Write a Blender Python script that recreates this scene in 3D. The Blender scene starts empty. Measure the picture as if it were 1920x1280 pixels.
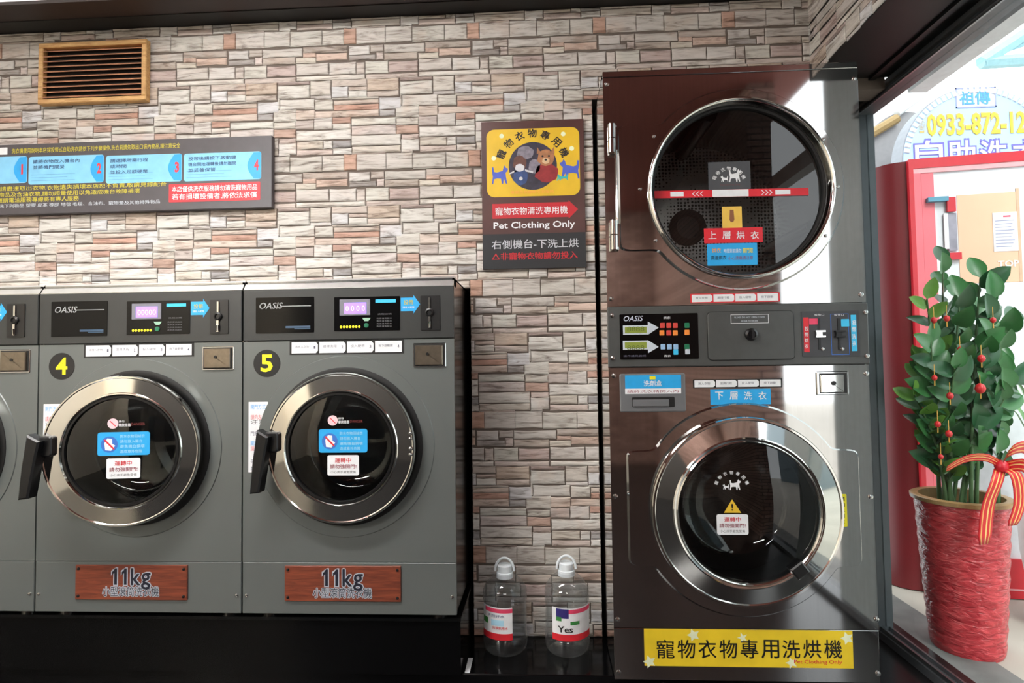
import bpy, bmesh, math, random
from mathutils import Vector, Matrix
random.seed(7)
PI = math.pi
S = bpy.context.scene
COL = S.collection
# ------------------------------------------------------------------ camera
FPX = 1083.372
RM = Matrix(((0.99852407, 0.05255036, -0.01371652), (-0.01575272, 0.03853131, -0.99913322), (-0.05197629, 0.99787464, 0.03930225)))
CAM = Vector((0, 0, 1.10))
cd = bpy.data.cameras.new('camera'); cam = bpy.data.objects.new('camera', cd); COL.objects.link(cam)
cd.sensor_width = 36; cd.lens = FPX * 36 / 1920; cd.clip_start = 0.05; cd.clip_end = 200
cam.matrix_world = Matrix(((RM[0][0], -RM[1][0], -RM[2][0], CAM.x), (RM[0][1], -RM[1][1], -RM[2][1], CAM.y), (RM[0][2], -RM[1][2], -RM[2][2], CAM.z), (0, 0, 0, 1)))
S.camera = cam
# ------------------------------------------------------------------ world, sun, exposure
w = bpy.data.worlds.new('overcast_sky'); S.world = w; w.use_nodes = True
bg = w.node_tree.nodes['Background']; bg.inputs[0].default_value = (0.93, 0.97, 1.0, 1); bg.inputs[1].default_value = 3.2
sd = bpy.data.lights.new('hazy_sun', 'SUN'); sd.energy = 2.5; sd.angle = math.radians(25); sd.color = (1, .97, .92)
sun = bpy.data.objects.new('hazy_sun', sd); COL.objects.link(sun)
sun.rotation_euler = Vector((-0.12, 0.75, -0.7)).to_track_quat('-Z', 'Y').to_euler()
vs = S.view_settings; vs.view_transform = 'Standard'; vs.look = 'None'; vs.gamma = 1; vs.exposure = 0.0; vs.use_curve_mapping = False
LAMP = 80.0
# ------------------------------------------------------------------ helpers: rays of the calibrated camera onto real planes
RT = RM.transposed()
def ray(px, py): return RT @ Vector(((px - 960) / FPX, (py - 640) / FPX, 1))
def onY(px, py, Y):
    d = ray(px, py); return CAM + d * (Y / d.y)
def onZ(px, py, Z):
    d = ray(px, py); return CAM + d * ((Z - CAM.z) / d.z)
def onP(px, py, p, n):
    d = ray(px, py); return CAM + d * ((Vector(p) - CAM).dot(n) / d.dot(n))
def lin(c):
    c = c / 255
    return c / 12.92 if c <= .04045 else ((c + .055) / 1.055) ** 2.4
def rgb(r, g, b): return (lin(r), lin(g), lin(b), 1)
# ------------------------------------------------------------------ materials
MATS = {}
def mat(name, col, rough=.5, metal=0, var=.06, scale=30, emit=0, spec=.5, bump=0, stretch=None, coat=0):
    if name in MATS: return MATS[name]
    m = bpy.data.materials.new(name); m.use_nodes = True; nt = m.node_tree; b = nt.nodes['Principled BSDF']
    c = rgb(*col)
    b.inputs['Roughness'].default_value = rough; b.inputs['Metallic'].default_value = metal
    b.inputs['Specular IOR Level'].default_value = spec; b.inputs['Coat Weight'].default_value = coat
    tc = nt.nodes.new('ShaderNodeTexCoord'); mp = nt.nodes.new('ShaderNodeMapping'); nz = nt.nodes.new('ShaderNodeTexNoise')
    nz.inputs['Scale'].default_value = scale; nz.inputs['Detail'].default_value = 3
    if stretch: mp.inputs['Scale'].default_value = stretch
    nt.links.new(tc.outputs['Object'], mp.inputs[0]); nt.links.new(mp.outputs[0], nz.inputs['Vector'])
    rp = nt.nodes.new('ShaderNodeValToRGB'); rp.color_ramp.elements[0].position = .3; rp.color_ramp.elements[1].position = .7
    rp.color_ramp.elements[0].color = (c[0] * (1 - var), c[1] * (1 - var), c[2] * (1 - var), 1)
    rp.color_ramp.elements[1].color = (min(1, c[0] * (1 + var)), min(1, c[1] * (1 + var)), min(1, c[2] * (1 + var)), 1)
    nt.links.new(nz.outputs['Fac'], rp.inputs[0]); nt.links.new(rp.outputs[0], b.inputs['Base Color'])
    if emit:
        b.inputs['Emission Color'].default_value = c; b.inputs['Emission Strength'].default_value = emit
    if bump:
        bp = nt.nodes.new('ShaderNodeBump'); bp.inputs['Strength'].default_value = bump; bp.inputs['Distance'].default_value = .002
        nt.links.new(nz.outputs['Fac'], bp.inputs['Height']); nt.links.new(bp.outputs[0], b.inputs['Normal'])
    MATS[name] = m; return m
def clear_mat(name, tint, ior=1.45, rough=.02, extra=0.0, haze=None):
    """thin clear pane: transparent straight through, mirror-like by Fresnel"""
    if name in MATS: return MATS[name]
    m = bpy.data.materials.new(name); m.use_nodes = True; nt = m.node_tree; nt.nodes.remove(nt.nodes['Principled BSDF'])
    out = nt.nodes['Material Output']; tr = nt.nodes.new('ShaderNodeBsdfTransparent'); tr.inputs[0].default_value = (*tint, 1)
    gl = nt.nodes.new('ShaderNodeBsdfGlossy'); gl.inputs['Roughness'].default_value = rough
    fr = nt.nodes.new('ShaderNodeLayerWeight'); pw_ = nt.nodes.new('ShaderNodeMath'); pw_.operation = 'POWER'; pw_.inputs[1].default_value = 5
    nt.links.new(fr.outputs['Facing'], pw_.inputs[0])
    ad = nt.nodes.new('ShaderNodeMath'); ad.operation = 'MULTIPLY_ADD'; ad.use_clamp = True; ad.inputs[1].default_value = .95; ad.inputs[2].default_value = ((ior - 1) / (ior + 1)) ** 2 + extra
    mx = nt.nodes.new('ShaderNodeMixShader'); nt.links.new(pw_.outputs[0], ad.inputs[0]); nt.links.new(ad.outputs[0], mx.inputs[0])
    nt.links.new(tr.outputs[0], mx.inputs[1]); nt.links.new(gl.outputs[0], mx.inputs[2])
    last = mx
    if haze:
        df = nt.nodes.new('ShaderNodeBsdfTranslucent'); df.inputs[0].default_value = (1, 1, 1, 1)
        nz = nt.nodes.new('ShaderNodeTexNoise'); nz.inputs['Scale'].default_value = 6
        mu = nt.nodes.new('ShaderNodeMath'); mu.operation = 'MULTIPLY'; mu.inputs[1].default_value = haze * 2
        nt.links.new(nz.outputs['Fac'], mu.inputs[0])
        m2 = nt.nodes.new('ShaderNodeMixShader'); nt.links.new(mu.outputs[0], m2.inputs[0]); nt.links.new(mx.outputs[0], m2.inputs[1]); nt.links.new(df.outputs[0], m2.inputs[2]); last = m2
    nt.links.new(last.outputs[0], out.inputs[0]); MATS[name] = m; return m
def stone_mat():
    m = bpy.data.materials.new('ledge_stone'); m.use_nodes = True; nt = m.node_tree; b = nt.nodes['Principled BSDF']; L = nt.links.new
    b.inputs['Roughness'].default_value = .75; b.inputs['Specular IOR Level'].default_value = .25
    at = nt.nodes.new('ShaderNodeAttribute'); at.attribute_name = 'Col'
    ge = nt.nodes.new('ShaderNodeNewGeometry'); mp = nt.nodes.new('ShaderNodeMapping'); mp.inputs['Scale'].default_value = (9, 9, 62)
    L(ge.outputs['Position'], mp.inputs[0])
    nz = nt.nodes.new('ShaderNodeTexNoise'); nz.inputs['Scale'].default_value = 1; nz.inputs['Detail'].default_value = 7; nz.inputs['Roughness'].default_value = .6; nz.inputs['Distortion'].default_value = 1.1
    L(mp.outputs[0], nz.inputs['Vector'])
    rp = nt.nodes.new('ShaderNodeValToRGB'); e = rp.color_ramp.elements; e[0].position = .30; e[0].color = (.36, .32, .30, 1); e[1].position = .70; e[1].color = (1.22, 1.21, 1.2, 1)
    x = e.new(.41); x.color = (.74, .70, .67, 1); x = e.new(.50); x.color = (1, .98, .96, 1)
    L(nz.outputs['Fac'], rp.inputs[0])
    mx = nt.nodes.new('ShaderNodeMix'); mx.data_type = 'RGBA'; mx.blend_type = 'MULTIPLY'; mx.inputs[0].default_value = 1
    L(at.outputs['Color'], mx.inputs[6]); L(rp.outputs[0], mx.inputs[7])
    # rusty blotches
    n2 = nt.nodes.new('ShaderNodeTexNoise'); n2.inputs['Scale'].default_value = 9; n2.inputs['Detail'].default_value = 4
    L(ge.outputs['Position'], n2.inputs['Vector'])
    r2 = nt.nodes.new('ShaderNodeValToRGB'); r2.color_ramp.elements[0].position = .58; r2.color_ramp.elements[0].color = (0, 0, 0, 1); r2.color_ramp.elements[1].position = .75; r2.color_ramp.elements[1].color = (.5, .5, .5, 1)
    L(n2.outputs['Fac'], r2.inputs[0])
    m2 = nt.nodes.new('ShaderNodeMix'); m2.data_type = 'RGBA'; m2.blend_type = 'MULTIPLY'; m2.inputs[7].default_value = (.97, .78, .68, 1)
    L(r2.outputs[0], m2.inputs[0]); L(mx.outputs[2], m2.inputs[6]); L(m2.outputs[2], b.inputs['Base Color'])
    bp = nt.nodes.new('ShaderNodeBump'); bp.inputs['Strength'].default_value = .55; bp.inputs['Distance'].default_value = .004
    L(nz.outputs['Fac'], bp.inputs['Height']); L(bp.outputs[0], b.inputs['Normal'])
    MATS['ledge_stone'] = m; return m
def wood_mat(name, c1, c2, sc=(3, 30, 30), rough=.5):
    m = bpy.data.materials.new(name); m.use_nodes = True; nt = m.node_tree; b = nt.nodes['Principled BSDF']; L = nt.links.new
    tc = nt.nodes.new('ShaderNodeTexCoord'); mp = nt.nodes.new('ShaderNodeMapping'); mp.inputs['Scale'].default_value = sc
    nz = nt.nodes.new('ShaderNodeTexNoise'); nz.inputs['Scale'].default_value = 2.2; nz.inputs['Detail'].default_value = 5; nz.inputs['Distortion'].default_value = 1.2
    rp = nt.nodes.new('ShaderNodeValToRGB'); rp.color_ramp.elements[0].position = .3; rp.color_ramp.elements[0].color = rgb(*c1); rp.color_ramp.elements[1].position = .7; rp.color_ramp.elements[1].color = rgb(*c2)
    L(tc.outputs['Object'], mp.inputs[0]); L(mp.outputs[0], nz.inputs['Vector']); L(nz.outputs['Fac'], rp.inputs[0]); L(rp.outputs[0], b.inputs['Base Color'])
    b.inputs['Roughness'].default_value = rough; MATS[name] = m; return m
def brick_far_mat():
    m = bpy.data.materials.new('far_red_brown_stone'); m.use_nodes = True; nt = m.node_tree; b = nt.nodes['Principled BSDF']; L = nt.links.new
    ge = nt.nodes.new('ShaderNodeNewGeometry'); mp = nt.nodes.new('ShaderNodeMapping'); mp.vector_type = 'POINT'; mp.inputs['Rotation'].default_value = (math.radians(90), 0, 0)
    br = nt.nodes.new('ShaderNodeTexBrick'); br.inputs['Scale'].default_value = 4; br.inputs['Color1'].default_value = rgb(158, 126, 114); br.inputs['Color2'].default_value = rgb(120, 92, 82); br.inputs['Mortar'].default_value = rgb(48, 32, 28)
    br.inputs['Brick Width'].default_value = .6; br.inputs['Row Height'].default_value = .16; br.inputs['Mortar Size'].default_value = .02
    L(ge.outputs['Position'], mp.inputs[0]); L(mp.outputs[0], br.inputs['Vector']); L(br.outputs['Color'], b.inputs['Base Color']); b.inputs['Roughness'].default_value = .8
    MATS['far'] = m; return m
STONE = stone_mat()
m_mortar = mat('dark_joint', (98, 88, 80), .9)
m_far = brick_far_mat()
m_grey = mat('grey_painted_steel', (106, 111, 109), .34, .3, .03, 4)
m_panel = mat('dark_grey_panel', (46, 48, 47), .4, 0, .05)
m_black = mat('black_plastic', (14, 14, 15), .35)
m_gloss = mat('gloss_black', (8, 8, 9), .12, spec=.22)
m_rubber = mat('black_rubber', (10, 10, 10), .6)
m_steel = mat('brushed_steel', (196, 196, 195), .055, 1, .04, 3, stretch=(40, 40, 1))
m_steel2 = mat('steel_sides', (150, 152, 152), .2, 1, .05, 3, stretch=(40, 40, 1))
m_chrome = mat('chrome', (222, 222, 218), .06, 1, .01)
m_alu = mat('aluminium', (150, 154, 156), .35, 1, .04)
m_drum = mat('drum_steel', (120, 122, 122), .25, 1, .1, 60)
m_white = mat('white_print', (232, 234, 236), .5)
m_blue = mat('blue_print', (40, 165, 228), .45)
m_red = mat('red_print', (214, 40, 52), .45)
m_yel = mat('yellow_print', (240, 228, 30), .45)
m_ink = mat('black_ink', (18, 18, 18), .5)
m_gold = mat('yellow_text', (210, 196, 60), .5)
m_screw = mat('screw_steel', (205, 205, 202), .2, 1)
m_cyan = mat('cyan_print', (60, 190, 235), .45)
m_glassd = clear_mat('door_glass', (.62, .64, .63), 1.5, .015, .02)
m_pane = clear_mat('window_glass', (.93, .96, .95), 1.45, .01, 0)
m_woodf = wood_mat('light_oak', (176, 128, 74), (214, 172, 112), (6, 40, 40))
m_woods = wood_mat('brown_slat', (132, 82, 52), (176, 118, 78), (6, 40, 40))
m_woodr = wood_mat('red_brown_wood', (92, 40, 26), (134, 66, 42), (4, 30, 40))
# ------------------------------------------------------------------ geometry collector
class G:
    def __init__(s): s.v = []; s.f = []
    def add(s, vs, fs):
        o = len(s.v); s.v += [tuple(v) for v in vs]; s.f += [tuple(i + o for i in f) for f in fs]; return s
    def box(s, x0, x1, y0, y1, z0, z1):
        v = [(x, y, z) for x in (x0, x1) for y in (y0, y1) for z in (z0, z1)]
        return s.add(v, [(0, 1, 3, 2), (4, 6, 7, 5), (0, 4, 5, 1), (2, 3, 7, 6), (0, 2, 6, 4), (1, 5, 7, 3)])
    def prism(s, pts, y0, y1, bev=0):
        """outline (x,z) counter-clockwise seen from -y; front face at y0"""
        a = sum(pts[i][0] * pts[(i + 1) % len(pts)][1] - pts[(i + 1) % len(pts)][0] * pts[i][1] for i in range(len(pts)))
        if a < 0: pts = pts[::-1]
        n = len(pts); rings = []
        if bev > 0:
            ins = []
            for i in range(n):
                p0, p1, p2 = Vector(pts[i - 1]), Vector(pts[i]), Vector(pts[(i + 1) % n])
                e1 = (p1 - p0); e2 = (p2 - p1)
                if e1.length < 1e-9: e1 = e2
                if e2.length < 1e-9: e2 = e1
                n1 = Vector((-e1.y, e1.x)).normalized(); n2 = Vector((-e2.y, e2.x)).normalized(); nn = (n1 + n2)
                k = max(.5, nn.length_squared / 2 if nn.length else 1); nn = nn.normalized() if nn.length > 1e-6 else n1
                ins.append(p1 + nn * bev / max(.45, math.sqrt(min(1, k / 2 * 1.0)) if k < 2 else 1))
            rings = [[(p.x, y0, p.y) for p in ins], [(p[0], y0 + bev, p[1]) for p in pts]]
        else: rings = [[(p[0], y0, p[1]) for p in pts]]
        rings.append([(p[0], y1, p[1]) for p in pts])
        v = [q for r in rings for q in r]; f = [tuple(range(n))]
        for k in range(len(rings) - 1):
            for i in range(n): f.append((k * n + i, (k + 1) * n + i, (k + 1) * n + (i + 1) % n, k * n + (i + 1) % n))
        f.append(tuple((len(rings) - 1) * n + i for i in range(n - 1, -1, -1)))
        return s.add(v, f)
    def lathe(s, prof, cx, cz, seg=64, cap0=False, cap1=False, cy=0):
        """profile (r, y) turned about the y axis"""
        v = []; f = []; n = len(prof)
        for i in range(seg):
            a = 2 * PI * i / seg; c, q = math.cos(a), math.sin(a)
            v += [(cx + r * c, cy + y, cz + r * q) for r, y in prof]
        for i in range(seg):
            j = (i + 1) % seg
            for k in range(n - 1): f.append((i * n + k, j * n + k, j * n + k + 1, i * n + k + 1))
        if cap0: f.append(tuple(i * n for i in range(seg - 1, -1, -1)))
        if cap1: f.append(tuple(i * n + n - 1 for i in range(seg)))
        return s.add(v, f)
    def latheZ(s, prof, cx, cy, seg=48, cap0=True, cap1=True, a0=0, a1=None):
        v = []; f = []; n = len(prof); closed = a1 is None; m = seg if closed else seg + 1
        for i in range(m):
            a = a0 + (2 * PI if closed else a1 - a0) * i / seg; c, q = math.cos(a), math.sin(a)
            v += [(cx + r * c, cy + r * q, z) for r, z in prof]
        for i in range(seg):
            j = (i + 1) % m
            for k in range(n - 1): f.append((i * n + k, j * n + k, j * n + k + 1, i * n + k + 1))
        if closed and cap0: f.append(tuple(i * n for i in range(seg - 1, -1, -1)))
        if closed and cap1: f.append(tuple(i * n + n - 1 for i in range(seg)))
        return s.add(v, f)
    def tube(s, pts, r, seg=8, r1=None):
        pts = [Vector(p) for p in pts]; n = len(pts); v = []; f = []
        for i, p in enumerate(pts):
            t = (pts[min(i + 1, n - 1)] - pts[max(i - 1, 0)]).normalized()
            u = t.cross(Vector((0, 0, 1)));
            if u.length < .05: u = t.cross(Vector((1, 0, 0)))
            u.normalize(); w_ = t.cross(u); rr = r if r1 is None else r + (r1 - r) * i / (n - 1)
            for k in range(seg):
                a = 2 * PI * k / seg; v.append(p + u * rr * math.cos(a) + w_ * rr * math.sin(a))
        for i in range(n - 1):
            for k in range(seg): f.append((i * seg + k, i * seg + (k + 1) % seg, (i + 1) * seg + (k + 1) % seg, (i + 1) * seg + k))
        f.append(tuple(range(seg - 1, -1, -1))); f.append(tuple((n - 1) * seg + k for k in range(seg)))
        return s.add(v, f)
    def plate_hole(s, x0, x1, z0, z1, cx, cz, r, y0, y1, n=96):
        """rectangular plate with a round hole"""
        A = []; B = []
        angs = [2 * PI * i / n for i in range(n)]
        for c in ((x0, z0), (x1, z0), (x1, z1), (x0, z1)): angs.append(math.atan2(c[1] - cz, c[0] - cx) % (2 * PI))
        angs = sorted(set(round(a, 6) for a in angs)); n = len(angs)
        for a in angs:
            c, q = math.cos(a), math.sin(a)
            t = min(((x1 - cx) / c if c > 1e-9 else 1e9), ((x0 - cx) / c if c < -1e-9 else 1e9), ((z1 - cz) / q if q > 1e-9 else 1e9), ((z0 - cz) / q if q < -1e-9 else 1e9))
            A.append((cx + t * c, cz + t * q)); B.append((cx + r * c, cz + r * q))
        v = [(p[0], y, p[1]) for y in (y0, y1) for L_ in (A, B) for p in L_]; f = []
        for i in range(n):
            j = (i + 1) % n
            f += [(i, j, n + j, n + i), (2 * n + i, 3 * n + i, 3 * n + j, 2 * n + j), (i, 2 * n + i, 2 * n + j, j), (n + i, n + j, 3 * n + j, 3 * n + i)]
        return s.add(v, f)
    def collar(s, outl, cx, cz, r, t, bev, ti=None):
        """raised plate of star-shaped outline round a circular hole, on y=0, thickness t"""
        n = len(outl); rings = [[], [], [], []]
        for x, z in outl:
            a = math.atan2(z - cz, x - cx); R = math.hypot(x - cx, z - cz); c, q = math.cos(a), math.sin(a)
            for k, (rr, y) in enumerate(((r, 0), (r, -(ti or t)), (R - bev, -t), (R, 0))): rings[k].append((cx + rr * c, y, cz + rr * q))
        v = [p for R in rings for p in R]; f = []
        for k in range(3):
            for i in range(n): f.append((k * n + i, k * n + (i + 1) % n, (k + 1) * n + (i + 1) % n, (k + 1) * n + i))
        return s.add(v, f)
def rrect(x0, x1, z0, z1, r=.004, n=4):
    r = min(r, abs(x1 - x0) / 2.01, abs(z1 - z0) / 2.01); p = []
    for cx, cz, a in ((x1 - r, z1 - r, 0), (x0 + r, z1 - r, 90), (x0 + r, z0 + r, 180), (x1 - r, z0 + r, 270)):
        for i in range(n + 1):
            b = math.radians(a + 90 * i / n); p.append((cx + r * math.cos(b), cz + r * math.sin(b)))
    return p
def circ(cx, cz, r, n=40): return [(cx + r * math.cos(2 * PI * i / n), cz + r * math.sin(2 * PI * i / n)) for i in range(n)]
def obj(name, g, m, parent=None, smooth=0, me=None):
    if me is None:
        me = bpy.data.meshes.new(name); me.from_pydata(g.v, [], g.f); me.materials.append(m)
        b = bmesh.new(); b.from_mesh(me); bmesh.ops.recalc_face_normals(b, faces=b.faces); b.to_mesh(me); b.free()
        if smooth:
            me.polygons.foreach_set('use_smooth', [True] * len(me.polygons)); me.set_sharp_from_angle(angle=math.radians(smooth))
    o = bpy.data.objects.new(name, me); COL.objects.link(o)
    if parent: o.parent = parent
    return o
def tag(o, label, cat, group=None):
    o['label'] = label; o['category'] = cat
    if group: o['group'] = group
    return o
def struct(o): o['kind'] = 'structure'; return o
def root(name, loc, label, cat, group=None):
    o = bpy.data.objects.new(name, None); COL.objects.link(o); o.location = loc; o.empty_display_size = .1
    return tag(o, label, cat, group)
# ------------------------------------------------------------------ lettering
GL = {}
def glyphs(body, bold):
    k = (body, bold)
    if k not in GL:
        c = bpy.data.curves.new('lettering', 'FONT'); c.body = body; c.resolution_u = 2; c.offset = bold
        o = bpy.data.objects.new('lettering', c); COL.objects.link(o)
        me = bpy.data.meshes.new_from_object(o.evaluated_get(bpy.context.evaluated_depsgraph_get()))
        vs = [(v.co.x, v.co.y) for v in me.vertices]; fs = [tuple(p.vertices) for p in me.polygons]
        bpy.data.objects.remove(o); bpy.data.curves.remove(c); bpy.data.meshes.remove(me); GL[k] = (vs, fs)
    return GL[k]
def letters(body, x0, x1, z0, z1, y, bold=.0, g=None, slant=0, mapf=None):
    g = g or G()
    if bold > 0 and any(ord(c) > 0x2e80 for c in body):
        e = bold * (z1 - z0) * .62; n = max(1, len(body))
        for i, (a, b) in enumerate(((-e, -e), (e, -e), (-e, e), (e, e))):
            mf = None if mapf is None else (lambda X, Z, i=i: (lambda p: (p[0], p[1] - i * .00012, p[2]))(mapf(X, Z)))
            letters(body, x0 + e + a, x1 - e + a, z0 + e + b, z1 - e + b, y - i * .00012, 0, g, slant, mf)
        return g
    vs, fs = glyphs(body, bold)
    if not vs: return g
    ax, bx = min(v[0] for v in vs), max(v[0] for v in vs); az, bz = min(v[1] for v in vs), max(v[1] for v in vs)
    out = []
    for a, b in vs:
        X = x0 + (a - ax) / (bx - ax) * (x1 - x0); Z = z0 + (b - az) / max(1e-6, bz - az) * (z1 - z0)
        X += slant * (Z - z0); out.append(mapf(X, Z) if mapf else (X, y, Z))
    return g.add(out, fs)
def fat(body, x0, x1, z0, z1, y, e):
    g = G()
    for i in range(8): letters(body, x0 + e * math.cos(i * PI / 4), x1 + e * math.cos(i * PI / 4), z0 + e * math.sin(i * PI / 4), z1 + e * math.sin(i * PI / 4), y - i * .00004, 0, g)
    return g
def arc_letters(body, cx, cz, r, h, y, a0=150, a1=30, bold=.0):
    g = G(); n = len(body)
    for i, ch in enumerate(body):
        a = math.radians(a0 + (a1 - a0) * i / (n - 1)); ux, uz = math.cos(a), math.sin(a); tx, tz = uz, -ux
        px, pz = cx + r * ux, cz + r * uz
        letters(ch, -h / 2, h / 2, -h / 2, h / 2, y, bold, g, mapf=lambda X, Z: (px + X * tx + Z * ux, y, pz + X * tz + Z * uz))
    return g
def lettering(parent, m, g, name='lettering'):
    if g.v: return obj(name, g, m, parent)
DOG = [(0, 0), (.08, 0), (.12, .25), (.3, .3), (.55, .28), (.6, 0), (.68, 0), (.72, .3), (.85, 0), (.93, 0), (.86, .38), (.84, .6), (.95, .68), (1.0, .82), (.86, .86), (.8, 1), (.72, .9), (.66, .7), (.3, .62), (.14, .66), (.1, .92), (.0, .9), (.02, .6), (.06, .4)]
def dog(x0, x1, z0, z1, y, flip=False):
    p = [(1 - a if flip else a, b) for a, b in DOG]
    return [(x0 + a * (x1 - x0), z0 + b * (z1 - z0)) for a, b in p]
# ================================================================== the room
YW = 2.2; YF = 1.9
ZPL = .085
wb = G()
wb.box(-3.2, -.272, YW, YW + .1, 1.394, 2.75).box(-.272, .2066, YW, YW + .1, ZPL + .001, 2.75).box(.2066, 1.3, YW, YW + .1, 2.1125, 2.75).box(1.06, 1.19, YW, YW + .1, 0, 2.1125)
wb.box(-3.2, 1.3, 2.8, 2.9, 0, 2.75).box(1.1, 1.19, YW + .1, 2.8, 0, 2.75).box(1.19, 1.31, 2.46, 2.56, 0, 2.75).box(1.19, 1.31, YW + .1, 2.46, 2.156, 2.75)
wall_back = struct(obj('wall_back', wb, m_mortar))
floor = struct(obj('floor', G().box(-3.3, 1.45, -2.7, 2.9, -.1, 0), mat('dark_floor_tile', (26, 25, 26), .22, 0, .2, 8)))
ceiling = struct(obj('ceiling', G().box(-3.3, 1.6, -2.7, 2.9, 2.75, 2.85), mat('red_brown_ceiling', (138, 82, 74), .7)))
wall_left = struct(obj('wall_left', G().box(-3.3, -3.2, -2.7, 2.9, 0, 2.75), mat('beige_plaster', (232, 222, 202), .8)))
wall_front = struct(obj('wall_front', G().box(-3.2, 1.6, -2.7, -2.6, 0, 2.75), mat('dark_grey_plaster', (58, 55, 53), .7)))
obj('beige_curtain', G().box(-3.2, -2.8, -2.6, -2.56, 0, 2.75), mat('beige_plaster', (232, 222, 202), .8), wall_front)
obj('stone_veneer', G().box(-.3, 1.25, -2.6, -2.57, 0, 2.75), m_far, wall_front)
wall_right = struct(obj('wall_right', G().box(1.03, 1.32, 1.59, 2.2, 2.156, 2.75), mat('black_soffit', (12, 11, 11), .45)))
obj('side_wall', G().box(1.25, 1.4, -2.6, .36, 0, 2.75), m_far, wall_right)
obj('door_column', G().box(1.33, 1.45, 1.07, 1.36, 0, 2.75), mat('blue_grey_paint', (150, 160, 162), .5), wall_right)
tr1 = struct(obj('trim_1', G().box(-3.2, 1.03, 2.12, YW, 2.473, 2.75), mat('black_trim', (13, 12, 11), .5)))
tr2 = struct(obj('trim_2', G().box(-3.2, 1.03, 2.022, 2.12, 2.476, 2.75), mat('dark_brown_beam', (46, 34, 32), .5)))
tr3 = struct(obj('trim_3', G().box(1.24, 1.262, 1.62, 2.2, 2.146, 2.156), m_black))
# ------------------------------------------------------------------ stacked ledge stones (one repeating set of pieces, as on the wall)
RAW = '''235 560 -62 88 190 186 176|560 780 -75 70 198 192 182|780 905 -90 62 182 128 102|905 1200 -95 55 198 190 182|1200 1462 -110 42 194 188 180
-45 360 110 190 190 184 176|-45 290 195 262 178 162 148|365 815 85 146 166 150 138|500 815 149 220 202 166 146|295 498 195 250 208 198 180|365 498 149 191 200 160 140
832 1040 78 165 202 198 194|832 1100 168 218 148 140 136|1045 1178 70 135 178 165 155|1105 1178 140 212 208 190 184
300 628 250 362 198 190 182|632 900 238 356 207 202 196|905 990 240 350 200 187 178|995 1225 225 345 207 206 194|1230 1522 225 330 176 150 144|302 990 368 412 226 220 210|1000 1520 345 392 202 184 174
112 436 466 592 212 210 202|112 436 430 462 152 128 122|440 648 418 558 202 194 182|655 1010 403 470 190 174 162|655 820 474 578 220 222 226|824 1010 510 574 222 220 212|824 1010 474 507 197 177 164|1012 1330 393 508 190 166 144|1012 1330 512 566 198 182 170
130 482 596 698 208 204 196|440 650 561 593 210 204 200|488 672 598 698 210 207 196|676 1130 598 642 207 187 172|676 1130 645 700 190 130 106|488 1130 703 768 207 184 168|655 1130 576 596 205 198 188|1136 1352 576 690 214 216 222|1136 1290 693 752 156 152 152|1295 1530 650 768 207 204 194|290 485 702 796 207 187 172|1338 1360 470 650 205 200 192
290 475 802 888 182 167 160|478 660 774 888 214 208 202|664 850 768 828 172 120 100|664 850 832 886 216 212 204|855 1298 773 840 216 218 208|1302 1522 772 836 207 202 190|855 1298 845 932 210 198 194|1302 1522 840 922 186 142 122
300 850 892 988 224 221 214|855 1348 936 1036 214 210 202|1355 1525 926 980 202 180 170
120 300 1024 1134 224 222 216|304 568 1000 1078 204 194 178|572 664 996 1074 226 224 218|304 664 1082 1134 210 188 178|668 850 992 1062 132 130 132|668 855 1066 1122 222 221 216|860 1345 1040 1102 207 198 184|855 1200 1105 1122 180 160 150|235 560 1137 1150 120 112 106|1350 1465 985 1100 216 212 206'''
TILE = []
ox = onY(500 + 112 / 5.121, 70 + 440 / 5.121, YW); sc = 2.2 / FPX / 5.121 * 1.003
for q in RAW.replace('\n', '|').split('|'):
    a = [float(t) for t in q.split()]; sk = .0405 * ((a[0] + a[1]) / 2 - 110)
    TILE.append(((a[0] - 112) * sc, (a[1] - 112) * sc, -(a[3] + sk - 440) * sc, -(a[2] + sk - 440) * sc, tuple(lin(t + (m_ - t) * .42) * .87 for t, m_ in zip(a[4:7], (202, 201, 199)))))
PX_, PZ_ = 1230 * sc, (onY(913, 76, YW).z - onY(918, 807, YW).z) / 3
KV = PZ_ / (1213 * sc)
TILE = [(a, b, c * KV, d * KV, e) for a, b, c, d, e in TILE]
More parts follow.
